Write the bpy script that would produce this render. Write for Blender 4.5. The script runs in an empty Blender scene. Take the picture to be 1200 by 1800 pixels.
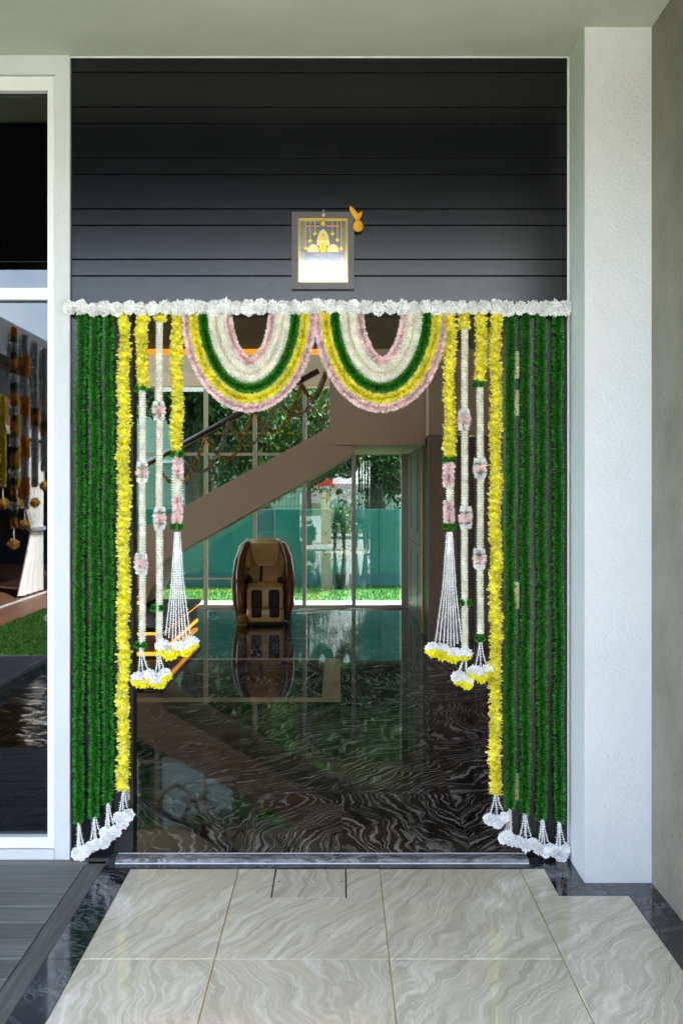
import bpy, bmesh, math, random
import numpy as np
from mathutils import Vector, Matrix
random.seed(7)
rng = np.random.default_rng(11)
C = bpy.context.scene.collection
S = bpy.context.scene
PI = math.pi

# ------------------------------------------------------------------ camera, sky, sun, exposure
FPX = 1760.0                       # focal length in photo pixels
CAMZ, VX, VY = 1.6, 595.0, 868.0   # eye height, vanishing point in photo pixels
cd = bpy.data.cameras.new('camera'); cam = bpy.data.objects.new('camera', cd); C.objects.link(cam)
cam.location = (0, 0, CAMZ); cam.rotation_euler = (PI/2, 0, 0)
cd.sensor_fit = 'VERTICAL'; cd.sensor_height = 36.0; cd.lens = 36.0*FPX/1800
cd.shift_x = (600-VX)/1800; cd.shift_y = -(900-VY)/1800
cd.clip_start = 0.05; cd.clip_end = 400
S.camera = cam
SUN = Vector((0.46, 0.30, 0.83)).normalized()
sd = bpy.data.lights.new('sun', 'SUN'); so = bpy.data.objects.new('sun', sd); C.objects.link(so)
so.rotation_euler = SUN.to_track_quat('Z', 'Y').to_euler(); so.location = (3, 2, 20)
sd.energy = 4.2; sd.angle = math.radians(0.5); sd.color = (1.0, 0.95, 0.88)
W = bpy.data.worlds.new('World'); S.world = W; W.use_nodes = True
wn, wl = W.node_tree.nodes, W.node_tree.links
sky = wn.new('ShaderNodeTexSky'); sky.sky_type = 'NISHITA'; sky.sun_disc = False
sky.sun_elevation = math.asin(SUN.z); sky.sun_rotation = math.atan2(SUN.x, SUN.y)
sky.air_density = 1.0; sky.dust_density = 1.5
tc = wn.new('ShaderNodeTexCoord'); cn = wn.new('ShaderNodeTexNoise'); cr = wn.new('ShaderNodeValToRGB')
cn.inputs['Scale'].default_value = 3.2; cn.inputs['Detail'].default_value = 7; cn.inputs['Roughness'].default_value = .58
cr.color_ramp.elements[0].position = .38; cr.color_ramp.elements[1].position = .62
bw = wn.new('ShaderNodeRGBToBW'); mu = wn.new('ShaderNodeMath'); mu.operation = 'MULTIPLY'; mu.inputs[1].default_value = 1.9
mx = wn.new('ShaderNodeMixRGB'); mf = wn.new('ShaderNodeMath'); mf.operation = 'MULTIPLY'; mf.inputs[1].default_value = .8
wl.new(tc.outputs['Generated'], cn.inputs['Vector']); wl.new(cn.outputs['Fac'], cr.inputs['Fac'])
wl.new(sky.outputs[0], bw.inputs[0]); wl.new(bw.outputs[0], mu.inputs[0]); wl.new(mu.outputs[0], mx.inputs['Color2'])
wl.new(sky.outputs[0], mx.inputs['Color1']); wl.new(cr.outputs[0], mf.inputs[0]); wl.new(mf.outputs[0], mx.inputs['Fac'])
wl.new(mx.outputs[0], wn['Background'].inputs['Color']); wn['Background'].inputs['Strength'].default_value = 0.15
S.view_settings.view_transform = 'Standard'; S.view_settings.look = 'None'
S.view_settings.gamma = 1.0; S.view_settings.use_curve_mapping = False
S.view_settings.exposure = 3.40
cy = S.cycles
cy.max_bounces = 9; cy.diffuse_bounces = 5; cy.glossy_bounces = 5; cy.transmission_bounces = 6; cy.transparent_max_bounces = 20
cy.sample_clamp_indirect = 8; cy.use_denoising = True; cy.caustics_reflective = False; cy.caustics_refractive = False

# ------------------------------------------------------------------ helpers
def PX(px, Y): return (px-VX)*Y/FPX
def PZ(py, Y): return CAMZ-(py-VY)*Y/FPX
def P(px, py, Y): return Vector((PX(px, Y), Y, PZ(py, Y)))

class MB:
    """collects faces and becomes ONE mesh object"""
    def __init__(s): s.v = []; s.f = []; s.m = []; s.t = []
    def add(s, vs, fs, m=0, t=0.0):
        b = len(s.v); s.v += [tuple(v) for v in vs]; s.t += ([t]*len(vs) if not isinstance(t, list) else t)
        s.f += [tuple(i+b for i in f) for f in fs]; s.m += [m]*len(fs)
    def box(s, x0, x1, y0, y1, z0, z1, m=0, ch=0):
        if ch:
            c = ch
            vs = []
            for z, k in ((z0, c), (z0+c, 0), (z1-c, 0), (z1, c)):
                vs += [(x0+k, y0+k, z), (x1-k, y0+k, z), (x1-k, y1-k, z), (x0+k, y1-k, z)]
            fs = [(3, 2, 1, 0), (12, 13, 14, 15)]
            for r in range(3):
                for i in range(4):
                    a = r*4+i; b = r*4+(i+1) % 4
                    fs.append((a, b, b+4, a+4))
            s.add(vs, fs, m); return
        vs = [(x0, y0, z0), (x1, y0, z0), (x1, y1, z0), (x0, y1, z0), (x0, y0, z1), (x1, y0, z1), (x1, y1, z1), (x0, y1, z1)]
        s.add(vs, [(3, 2, 1, 0), (4, 5, 6, 7), (0, 1, 5, 4), (1, 2, 6, 5), (2, 3, 7, 6), (3, 0, 4, 7)], m)
    def board(s, x0, x1, y0, y1, z0, z1, m=0, c=.002):
        # a plank with its front (-Y) edges eased
        vs = [(x0, y1, z0), (x1, y1, z0), (x1, y1, z1), (x0, y1, z1), (x0, y0+c, z0), (x1, y0+c, z0), (x1, y0+c, z1), (x0, y0+c, z1),
              (x0, y0, z0+c), (x1, y0, z0+c), (x1, y0, z1-c), (x0, y0, z1-c)]
        s.add(vs, [(0, 3, 2, 1), (0, 1, 5, 4), (1, 2, 6, 5), (2, 3, 7, 6), (3, 0, 4, 7), (4, 5, 9, 8), (5, 6, 10, 9), (6, 7, 11, 10), (7, 4, 8, 11), (8, 9, 10, 11)], m)
    def prism(s, pts, y0, y1, m=0):
        # polygon in XZ (counter-clockwise seen from -Y), pushed from y0 to y1
        n = len(pts); vs = [(x, y0, z) for x, z in pts]+[(x, y1, z) for x, z in pts]
        fs = [tuple(range(n)), tuple(range(2*n-1, n-1, -1))]+[(i, i+n, (i+1) % n+n, (i+1) % n) for i in range(n)]
        s.add(vs, fs, m)
    def slab(s, pts, z0, z1, m=0):
        n = len(pts); s.add([(x, y, z0) for x, y in pts]+[(x, y, z1) for x, y in pts], [tuple(range(n-1, -1, -1)), tuple(range(n, 2*n))]+[(i, (i+1) % n, (i+1) % n+n, i+n) for i in range(n)], m)
    def tube(s, pts, r, n=8, m=0, cap=True):
        pts = [Vector(p) for p in pts]; rs = r if isinstance(r, (list, tuple)) else [r]*len(pts)
        vs = []; up = Vector((0.13, 0.97, 0.2))
        for i, p in enumerate(pts):
            t = (pts[min(i+1, len(pts)-1)]-pts[max(i-1, 0)]).normalized()
            a = t.cross(up)
            if a.length < 1e-4: a = t.cross(Vector((1, 0, 0)))
            a.normalize(); b = t.cross(a)
            rr = rs[i]; ra, rb = (rr if isinstance(rr, tuple) else (rr, rr))
            for k in range(n):
                q = 2*PI*k/n; vs.append(p+a*math.cos(q)*ra+b*math.sin(q)*rb)
        fs = []
        for i in range(len(pts)-1):
            for k in range(n):
                k2 = (k+1) % n; fs.append((i*n+k, i*n+k2, (i+1)*n+k2, (i+1)*n+k))
        if cap: fs += [tuple(range(n-1, -1, -1)), tuple((len(pts)-1)*n+k for k in range(n))]
        s.add(vs, fs, m)
    def ball(s, c, r, n=10, k=7, m=0, sq=(1, 1, 1), p=1.0):
        vs = []; c = Vector(c)
        for j in range(k+1):
            th = PI*j/k
            for i in range(n):
                ph = 2*PI*i/n
                d = [math.sin(th)*math.cos(ph), math.sin(th)*math.sin(ph), math.cos(th)]
                d = [math.copysign(abs(x)**p, x) for x in d]
                vs.append((c.x+d[0]*r*sq[0], c.y+d[1]*r*sq[1], c.z+d[2]*r*sq[2]))
        fs = [(j*n+i, (j+1)*n+i, (j+1)*n+(i+1) % n, j*n+(i+1) % n) for j in range(k) for i in range(n)]
        s.add(vs, fs, m)
    def mesh(s, name):
        me = bpy.data.meshes.new(name); me.from_pydata(s.v, [], s.f)
        me.polygons.foreach_set('material_index', s.m)
        if any(s.t):
            a = me.attributes.new('tip', 'FLOAT', 'POINT'); a.data.foreach_set('value', s.t)
        me.update(); return me

def link(name, me, mats, parent=None, smooth=False, kind=None, label=None, cat=None, group=None, loc=None):
    if isinstance(me, MB): me = me.mesh(name)
    if not me.materials:
        for m in (mats if isinstance(mats, (list, tuple)) else [mats]): me.materials.append(m)
    if smooth: me.polygons.foreach_set('use_smooth', [True]*len(me.polygons))
    o = bpy.data.objects.new(name, me); C.objects.link(o)
    if loc is not None: o.location = loc
    if parent: 
        o.parent = parent
        root = parent
        M = Matrix.Identity(4)
        w = parent.matrix_basis.copy(); q = parent
        while q.parent: w = q.parent.matrix_basis @ q.matrix_parent_inverse @ w if False else q.parent.matrix_basis @ (q.matrix_parent_inverse @ w); q = q.parent
        o.matrix_parent_inverse = w.inverted()
    tag(o, label, cat, group, kind); return o
def tag(o, label=None, cat=None, group=None, kind=None):
    if label: o['label'] = label
    if cat: o['category'] = cat
    if group: o['group'] = group
    if kind: o['kind'] = kind
    return o
def thing(name, label, cat, loc=(0, 0, 0), group=None, kind=None):
    o = bpy.data.objects.new(name, None); C.objects.link(o); o.location = loc; o.empty_display_size = .1
    return tag(o, label, cat, group, kind)
def copy_tree(o, loc, rz=0, sc=1, label=None, group=None):
    c = o.copy(); C.objects.link(c); c.location = loc; c.rotation_euler = (0, 0, rz); c.scale = (sc,)*3 if not isinstance(sc, tuple) else sc
    if label: c['label'] = label
    if group: c['group'] = group
    for ch in list(o.children):
        d = ch.copy(); C.objects.link(d); d.parent = c
        for g in list(ch.children):
            e = g.copy(); C.objects.link(e); e.parent = d
    return c

# ------------------------------------------------------------------ materials
class NT:
    def __init__(s, name):
        s.mat = bpy.data.materials.new(name); s.mat.use_nodes = True
        s.n = s.mat.node_tree.nodes; s.l = s.mat.node_tree.links
        s.b = s.n['Principled BSDF']; s.out = s.n['Material Output']
    def new(s, t, **kw):
        o = s.n.new(t)
        for k, v in kw.items():
            if hasattr(o, k) and not k[0].isupper(): setattr(o, k, v)
            else: o.inputs[k.replace('_', ' ')].default_value = v
        return o
    def math(s, op, a, b=None):
        o = s.n.new('ShaderNodeMath'); o.operation = op
        for i, x in enumerate((a, b)):
            if x is None: continue
            if hasattr(x, 'links'): s.l.new(x, o.inputs[i])
            else: o.inputs[i].default_value = x
        return o.outputs[0]
    def vmath(s, op, a, b=None, scale=None):
        o = s.n.new('ShaderNodeVectorMath'); o.operation = op
        for i, x in enumerate((a, b)):
            if x is None: continue
            if hasattr(x, 'links'): s.l.new(x, o.inputs[i])
            else: o.inputs[i].default_value = x
        if scale is not None:
            if hasattr(scale, 'links'): s.l.new(scale, o.inputs['Scale'])
            else: o.inputs['Scale'].default_value = scale
        return o.outputs[0]
    def noise(s, vec, scale, detail=4, rough=.55, dist=0):
        o = s.n.new('ShaderNodeTexNoise'); o.inputs['Scale'].default_value = scale; o.inputs['Detail'].default_value = detail
        o.inputs['Roughness'].default_value = rough; o.inputs['Distortion'].default_value = dist
        if vec is not None: s.l.new(vec, o.inputs['Vector'])
        return o
    def ramp(s, fac, stops, interp='LINEAR'):
        o = s.n.new('ShaderNodeValToRGB'); e = o.color_ramp.elements; o.color_ramp.interpolation = interp
        while len(e) < len(stops): e.new(.5)
        for k, (p, c) in enumerate(stops):
            e[k].position = p; c = (c, c, c) if not isinstance(c, tuple) else c; e[k].color = (*c, 1)
        s.l.new(fac, o.inputs['Fac']); return o.outputs[0]
    def mix(s, fac, a, b, mode='MIX'):
        o = s.n.new('ShaderNodeMixRGB'); o.blend_type = mode
        for i, x in zip(('Fac', 'Color1', 'Color2'), (fac, a, b)):
            if hasattr(x, 'links'): s.l.new(x, o.inputs[i])
            elif i == 'Fac': o.inputs[i].default_value = x
            else: o.inputs[i].default_value = (*x, 1)
        return o.outputs[0]
    def bump(s, h, strength, dist=.01):
        o = s.n.new('ShaderNodeBump'); o.inputs['Strength'].default_value = strength; o.inputs['Distance'].default_value = dist
        s.l.new(h, o.inputs['Height']); s.l.new(o.outputs[0], s.b.inputs['Normal'])
    def set(s, **kw):
        for k, v in kw.items():
            i = s.b.inputs[k.replace('_', ' ')]
            if hasattr(v, 'links'): s.l.new(v, i)
            else: i.default_value = (*v, 1) if isinstance(v, tuple) and len(v) == 3 else v
    @property
    def pos(s): return s.n.new('ShaderNodeNewGeometry').outputs['Position']
    @property
    def obj(s): return s.n.new('ShaderNodeTexCoord').outputs['Object']
    @property
    def rnd(s): return s.n.new('ShaderNodeObjectInfo').outputs['Random']

def plain(name, col, rough=.6, var=.12, scale=6, bump=0, bscale=150, metal=0, spec=.5, streak=None, bdist=.004):
    t = NT(name); p = t.obj
    if streak: p = t.vmath('MULTIPLY', p, streak)
    n = t.noise(p, scale, 5, .6)
    lo = tuple(c*(1-var) for c in col); hi = tuple(min(1, c*(1+var)) for c in col)
    c = t.ramp(n.outputs['Fac'], [(.3, lo), (.7, hi)])
    t.set(Base_Color=c, Metallic=metal, Specular_IOR_Level=spec)
    r = t.ramp(t.noise(p, scale*2.3, 3).outputs['Fac'], [(.3, max(.02, rough*.85)), (.7, min(1, rough*1.15))])
    t.set(Roughness=r)
    if bump: t.bump(t.noise(t.obj, bscale, 4, .6).outputs['Fac'], bump, bdist)
    return t.mat

def marble(name, stops, vein, veinamt, rough, stretch=(7, 1.0, 1), warp=.55, rot=0.0, rotvar=.9, vscale=3.2, coat=0, spec=.5):
    t = NT(name); p = t.pos; r = t.rnd
    off = t.new('ShaderNodeCombineXYZ')
    t.l.new(t.math('MULTIPLY', r, 41.0), off.inputs[0]); t.l.new(t.math('MULTIPLY', r, 97.0), off.inputs[1])
    vr = t.new('ShaderNodeVectorRotate', rotation_type='Z_AXIS'); t.l.new(p, vr.inputs['Vector'])
    t.l.new(t.math('ADD', t.math('MULTIPLY', t.math('SUBTRACT', r, .5), rotvar), rot), vr.inputs['Angle'])
    q = t.vmath('ADD', vr.outputs[0], off.outputs[0])
    w = t.noise(q, 1.5, 4, .5); wv = t.vmath('SUBTRACT', w.outputs['Color'], (.5, .5, .5))
    w2 = t.noise(q, 5, 3, .5); wv2 = t.vmath('SUBTRACT', w2.outputs['Color'], (.5, .5, .5))
    q2 = t.vmath('ADD', t.vmath('ADD', q, t.vmath('SCALE', wv, scale=warp)), t.vmath('SCALE', wv2, scale=warp*.11))
    q3 = t.vmath('MULTIPLY', q2, stretch)
    b = t.noise(q3, 1.0, 9, .62)
    base = t.ramp(b.outputs['Fac'], stops)
    v = t.noise(q3, vscale, 6, .6)
    d = t.math('ABSOLUTE', t.math('SUBTRACT', v.outputs['Fac'], .5))
    line = t.ramp(d, [(0, 1.0), (.012, .75), (.05, 0.0)])
    brk = t.ramp(t.noise(q2, 3.0, 3).outputs['Fac'], [(.38, 0.0), (.62, 1.0)])
    fac = t.math('MULTIPLY', t.math('MULTIPLY', line, brk), veinamt)
    col = t.mix(fac, base, vein)
    t.set(Base_Color=col, Roughness=t.ramp(t.noise(p, 9, 4).outputs['Fac'], [(.3, rough*.7), (.7, rough*1.4)]), Coat_Weight=coat, Coat_Roughness=.03, Specular_IOR_Level=spec)
    return t.mat

def agate(name, stops, dark, light, amt_d, amt_l, rough, spec, stretch=(2.6, .8, 1), warp=.5, rot=.2, rotvar=1.0, f1=60, f2=170, sharp=.72, soft=.25, dust=None, grad=1.0, nz=1.0):
    # stone with long swirling parallel bands: iso-lines of a warped noise
    t = NT(name); p = t.pos; r = t.rnd
    off = t.new('ShaderNodeCombineXYZ'); t.l.new(t.math('MULTIPLY', r, 41.0), off.inputs[0]); t.l.new(t.math('MULTIPLY', r, 97.0), off.inputs[1])
    vr = t.new('ShaderNodeVectorRotate', rotation_type='Z_AXIS'); t.l.new(p, vr.inputs['Vector'])
    t.l.new(t.math('ADD', t.math('MULTIPLY', t.math('SUBTRACT', r, .5), rotvar), rot), vr.inputs['Angle'])
    q = t.vmath('ADD', vr.outputs[0], off.outputs[0])
    wv = t.vmath('SUBTRACT', t.noise(q, 1.1, 3, .5).outputs['Color'], (.5, .5, .5)); w2 = t.vmath('SUBTRACT', t.noise(q, 9, 3, .55).outputs['Color'], (.5, .5, .5)); w3 = t.vmath('SUBTRACT', t.noise(q, 45, 3, .6).outputs['Color'], (.5, .5, .5))
    q = t.vmath('ADD', t.vmath('ADD', q, t.vmath('SCALE', wv, scale=warp)), t.vmath('ADD', t.vmath('SCALE', w2, scale=.05), t.vmath('SCALE', w3, scale=.010)))
    q3 = t.vmath('MULTIPLY', q, stretch)
    sx = t.n.new('ShaderNodeSeparateXYZ'); t.l.new(q, sx.inputs[0])
    b = t.math('ADD', t.math('MULTIPLY', sx.outputs[0], grad), t.math('MULTIPLY', t.noise(q3, .55, 3, .5).outputs['Fac'], nz))
    b = t.math('ADD', b, t.math('MULTIPLY', t.noise(t.vmath('MULTIPLY', q, (7, 1.8, 1)), 1.0, 4, .6).outputs['Fac'], .16))
    base = t.ramp(t.noise(t.vmath('MULTIPLY', q3, (3.2, 1.6, 1)), 1.0, 8, .65).outputs['Fac'], stops)
    def bands(f, lo):
        return t.ramp(t.math('SINE', t.math('MULTIPLY', b, float(f))), [(lo, 0.0), (min(.99, lo+soft), 1.0)])
    def patch(sc, lo, hi):
        return t.ramp(t.noise(t.vmath('MULTIPLY', q3, (1.5, 1.5, 1)), sc, 4, .6).outputs['Fac'], [(lo, 0.0), (hi, 1.0)])
    grit = t.ramp(t.noise(t.vmath('MULTIPLY', q3, (14, 8, 1)), 3.0, 4, .7).outputs['Fac'], [(.32, .25), (.6, 1.0)])
    c = t.mix(t.math('MULTIPLY', t.math('MULTIPLY', bands(f1, sharp-.25), patch(1.7, .36, .6)), amt_d), base, dark)
    c = t.mix(t.math('MULTIPLY', t.math('MULTIPLY', t.math('MULTIPLY', bands(f2, sharp), patch(2.3, .40, .60)), grit), amt_l), c, light)
    c = t.mix(t.math('MULTIPLY', t.math('MULTIPLY', bands(f2*1.9, sharp), patch(3.1, .42, .6)), amt_l*.6), c, light)
    if dust: c = t.mix(t.ramp(t.noise(p, 2.3, 6, .7).outputs['Fac'], [(.45, 0.0), (.75, dust)]), c, (.32, .30, .26))
    t.set(Base_Color=c, Roughness=t.ramp(t.noise(p, 6, 5, .65).outputs['Fac'], [(.35, rough*.6), (.7, rough*1.9)]), Specular_IOR_Level=spec)
    return t.mat

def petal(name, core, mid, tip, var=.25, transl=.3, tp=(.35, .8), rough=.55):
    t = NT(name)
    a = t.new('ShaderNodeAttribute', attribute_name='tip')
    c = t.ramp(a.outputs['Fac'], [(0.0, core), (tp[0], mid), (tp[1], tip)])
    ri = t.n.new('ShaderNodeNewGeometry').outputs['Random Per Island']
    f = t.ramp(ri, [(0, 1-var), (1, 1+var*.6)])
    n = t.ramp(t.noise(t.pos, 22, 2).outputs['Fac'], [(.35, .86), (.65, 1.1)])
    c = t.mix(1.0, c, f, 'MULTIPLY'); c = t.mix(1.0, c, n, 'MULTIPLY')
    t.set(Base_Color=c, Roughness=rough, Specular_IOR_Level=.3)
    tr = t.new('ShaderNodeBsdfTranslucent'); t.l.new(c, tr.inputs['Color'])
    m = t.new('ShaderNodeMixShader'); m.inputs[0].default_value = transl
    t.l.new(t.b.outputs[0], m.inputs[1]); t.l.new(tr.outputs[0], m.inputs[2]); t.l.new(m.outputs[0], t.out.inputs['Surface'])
    return t.mat

def glass(name, tint, r0, rough=0.0, ripple=0):
    t = NT(name)
    lw = t.new('ShaderNodeLayerWeight'); lw.inputs['Blend'].default_value = .5
    f = t.math('ADD', t.math('MULTIPLY', t.math('POWER', lw.outputs['Facing'], 5.0), 1-r0), r0)
    tr = t.new('ShaderNodeBsdfTransparent'); tr.inputs['Color'].default_value = (*tint, 1)
    gl = t.new('ShaderNodeBsdfGlossy'); gl.inputs['Roughness'].default_value = rough
    if ripple:
        bp = t.new('ShaderNodeBump'); bp.inputs['Strength'].default_value = ripple; bp.inputs['Distance'].default_value = .01
        t.l.new(t.noise(t.pos, 1.3, 2).outputs['Fac'], bp.inputs['Height']); t.l.new(bp.outputs[0], gl.inputs['Normal'])
    m = t.new('ShaderNodeMixShader'); t.l.new(f, m.inputs[0]); t.l.new(tr.outputs[0], m.inputs[1]); t.l.new(gl.outputs[0], m.inputs[2])
    t.l.new(m.outputs[0], t.out.inputs['Surface']); return t.mat

def emit(name, col, k):
    t = NT(name); t.set(Base_Color=col, Emission_Color=col, Emission_Strength=k); return t.mat

M = {}
M['porch_ceiling'] = plain('painted_ceiling', (.50, .53, .45), .85, .10, 1.6, .25, 60)
t = NT('pale_plaster_wall'); n = t.noise(t.obj, 1.8, 5, .6); c = t.ramp(n.outputs['Fac'], [(.3, (.66, .695, .73)), (.7, (.73, .765, .80))])
c = t.mix(t.ramp(t.noise(t.vmath('MULTIPLY', t.obj, (1, 1, .35)), 7, 6, .72).outputs['Fac'], [(.58, 0.0), (.8, .22)]), c, (.42, .43, .42))
c = t.mix(t.ramp(t.noise(t.obj, 38, 3, .65).outputs['Fac'], [(.735, 0.0), (.77, .5)]), c, (.20, .20, .19))
t.set(Base_Color=c, Roughness=.8); t.bump(t.noise(t.obj, 75, 4, .62).outputs['Fac'], .7, .007); M['plaster'] = t.mat
M['plaster_old'] = plain('pale_plaster', (.70, .735, .77), .8, .06, 1.8, .6, 80, bdist=.006)
M['trim_wall'] = plain('painted_wall', (.55, .575, .60), .7, .05, 3, .25, 120)
t = NT('painted_wall_specks'); n = t.noise(t.obj, 3, 5, .6); sp_ = t.noise(t.vmath('MULTIPLY', t.obj, (1, 1, 1.6)), 46, 3, .65)
c = t.ramp(n.outputs['Fac'], [(.3, (.53, .555, .58)), (.7, (.58, .605, .63))]); c = t.mix(t.ramp(sp_.outputs['Fac'], [(.70, 0.0), (.76, .55)]), c, (.16, .15, .13))
c = t.mix(t.ramp(t.noise(t.obj, 5, 6, .7).outputs['Fac'], [(.6, 0.0), (.85, .35)]), c, (.36, .35, .32))
t.set(Base_Color=c, Roughness=.7); t.bump(t.noise(t.obj, 120, 4).outputs['Fac'], .25, .004); M['trim_wall'] = t.mat
M['roughcast'] = None
t = NT('roughcast_wall'); n = t.noise(t.pos, 3, 5); fine = t.noise(t.pos, 60, 4, .7); pits = t.noise(t.vmath('MULTIPLY', t.pos, (1, 1, .7)), 28, 3, .6)
c = t.ramp(n.outputs['Fac'], [(.3, (.20, .19, .16)), (.7, (.30, .285, .245))]); c = t.mix(t.ramp(pits.outputs['Fac'], [(.62, 0.0), (.72, .6)]), c, (.12, .115, .10))
c = t.mix(t.ramp(fine.outputs['Fac'], [(.6, 0.0), (.75, .35)]), c, (.5, .49, .45))
t.set(Base_Color=c, Roughness=.9); t.bump(fine.outputs['Fac'], .7, .006); M['roughcast'] = t.mat
M['frame_white'] = plain('white_aluminium', (.74, .755, .78), .4, .03, 4, .04, 200)
t = NT('slate_board'); p = t.vmath('MULTIPLY', t.pos, (1, 1, 9)); n = t.noise(p, 2.0, 6, .6); sc_ = t.noise(t.vmath('MULTIPLY', t.pos, (3, 1, 5)), 9, 5, .7)
c = t.ramp(n.outputs['Fac'], [(.3, (.0022, .0026, .0042)), (.7, (.0032, .0037, .0056))])
c = t.mix(t.ramp(sc_.outputs['Fac'], [(.74, 0.0), (.85, .10)]), c, (.02, .022, .025))
t.set(Base_Color=c, Roughness=t.ramp(sc_.outputs['Fac'], [(.35, .21), (.7, .25)]), Specular_IOR_Level=.5)
t.bump(t.noise(t.vmath('MULTIPLY', t.pos, (2, 1, 30)), 6, 4).outputs['Fac'], .03, .003); M['slate'] = t.mat
M['black'] = plain('black_metal', (.008, .008, .009), .45, .1, 5)
M['dark_board'] = plain('added_black_board', (.005, .006, .008), .9, .2, 5, spec=.05)
M['groove'] = plain('dark_backing', (.006, .006, .007), .8, .1, 5)
M['brass'] = plain('brass', (.46, .39, .26), .45, .2, 30, metal=.35)
M['screw'] = plain('screw_steel', (.22, .17, .09), .4, .1, 30, metal=.8)
M['marble'] = agate('cream_marble', [(.25, (.47, .415, .31)), (.42, (.70, .635, .50)), (.52, (.60, .54, .42)), (.62, (.77, .715, .60)), (.78, (.64, .53, .34))],
    (.42, .375, .29), (.86, .82, .74), .5, .65, .06, .5, stretch=(2.6, .75, 1), warp=.5, rot=.25, rotvar=1.2, f1=58, f2=150, sharp=.5, soft=.45, dust=.18, grad=1.15, nz=.85)
M['black_marble'] = agate('black_marble', [(.3, (.004, .004, .004)), (.55, (.007, .007, .007)), (.68, (.022, .021, .02)), (.8, (.008, .008, .008))],
    (.035, .034, .032), (.36, .345, .325), .8, 1.0, .03, .17, stretch=(2.0, .9, 1), warp=.7, rot=.6, rotvar=2.0, f1=44, f2=98, sharp=.5, soft=.45, grad=1.05, nz=1.05)
M['border_marble'] = marble('border_black_granite', [(.3, (.006, .007, .010)), (.5, (.010, .011, .015)), (.58, (.035, .038, .045)), (.66, (.008, .009, .012)), (.8, (.045, .048, .056))],
    (.22, .23, .25), .7, .08, stretch=(9, 2, 1), warp=.5, rot=.4, rotvar=2.5, vscale=3.5, spec=.6)
M['step_marble'] = marble('step_granite', [(.3, (.035, .037, .045)), (.48, (.09, .095, .11)), (.56, (.25, .255, .28)), (.64, (.06, .063, .075)), (.8, (.33, .335, .36))],
    (.5, .5, .53), .8, .1, stretch=(3, 9, 9), warp=.4, rot=0, rotvar=.3, vscale=3)
M['inlay'] = marble('brown_marble_inlay', [(.3, (.28, .20, .12)), (.6, (.40, .30, .19)), (.8, (.46, .36, .24))], (.4, .33, .25), .4, .05, rotvar=2)
M['gold_grout'] = plain('gold_grout', (.50, .36, .10), .5, .25, 20)
M['grey_grout'] = plain('dark_grout', (.03, .03, .03), .7, .2, 20)
t = NT('composite_deck'); r = t.rnd; p = t.vmath('MULTIPLY', t.pos, (1.2, 30, 30)); of = t.new('ShaderNodeCombineXYZ'); t.l.new(t.math('MULTIPLY', r, 60), of.inputs[0]); t.l.new(t.math('MULTIPLY', r, 33), of.inputs[1])
n = t.noise(t.vmath('ADD', p, of.outputs[0]), 2.2, 8, .68); c = t.ramp(n.outputs['Fac'], [(.3, (.08, .083, .078)), (.5, (.135, .138, .128)), (.72, (.22, .224, .208))])
c = t.mix(1.0, c, t.ramp(r, [(0, .8), (1, 1.2)]), 'MULTIPLY'); t.set(Base_Color=c, Roughness=.62); t.bump(n.outputs['Fac'], .35, .004); M['deck'] = t.mat
t = NT('composite_deck_edge'); p = t.vmath('MULTIPLY', t.pos, (30, 1.2, 30)); n = t.noise(p, 2.2, 8, .68); c = t.ramp(n.outputs['Fac'], [(.3, (.06, .058, .053)), (.5, (.098, .095, .087)), (.72, (.165, .16, .148))])
t.set(Base_Color=c, Roughness=.62); t.bump(n.outputs['Fac'], .35, .004); M['deck_edge'] = t.mat
M['in_wall'] = plain('interior_plaster', (.44, .33, .23), .7, .05, 2, .1, 90)
M['in_ceil'] = plain('interior_ceiling_paint', (.30, .22, .15), .75, .05, 2, .1, 90)
M['stair'] = plain('stair_plaster', (.52, .375, .25), .65, .04, 2, .1, 90)
M['handrail'] = plain('dark_red_timber', (.035, .014, .010), .35, .2, 8, streak=(1, 8, 8))
M['wood'] = plain('brown_veneer', (.19, .125, .092), .4, .16, 7, streak=(9, 9, .5))
M['wood_dark'] = plain('dark_veneer', (.095, .07, .05), .4, .16, 7, streak=(9, 9, .5))
M['wood_warm_lit'] = plain('warm_lit_timber', (.42, .21, .05), .4, .15, 7, streak=(9, 9, .5))  # orange carries the warm light falling on the cupboard post
M['mullion'] = plain('bronze_aluminium', (.34, .255, .165), .4, .06, 6)
M['mullion_grey'] = plain('taupe_aluminium', (.27, .23, .19), .4, .06, 6)
M['pane'] = glass('clear_glass', (.62, .73, .69), .06)
M['window_pane'] = glass('coated_glass', (.45, .5, .52), .072, ripple=.0)
M['rail_glass'] = glass('rail_glass', (.94, .97, .96), .03)
M['led'] = emit('warm_led', (1.0, .42, .04), .17)
M['led_cove'] = emit('warm_cove_led', (1.0, .38, .03), .085)
M['dark_room'] = plain('dark_room', (.03, .03, .032), .9, .1, 3)
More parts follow.
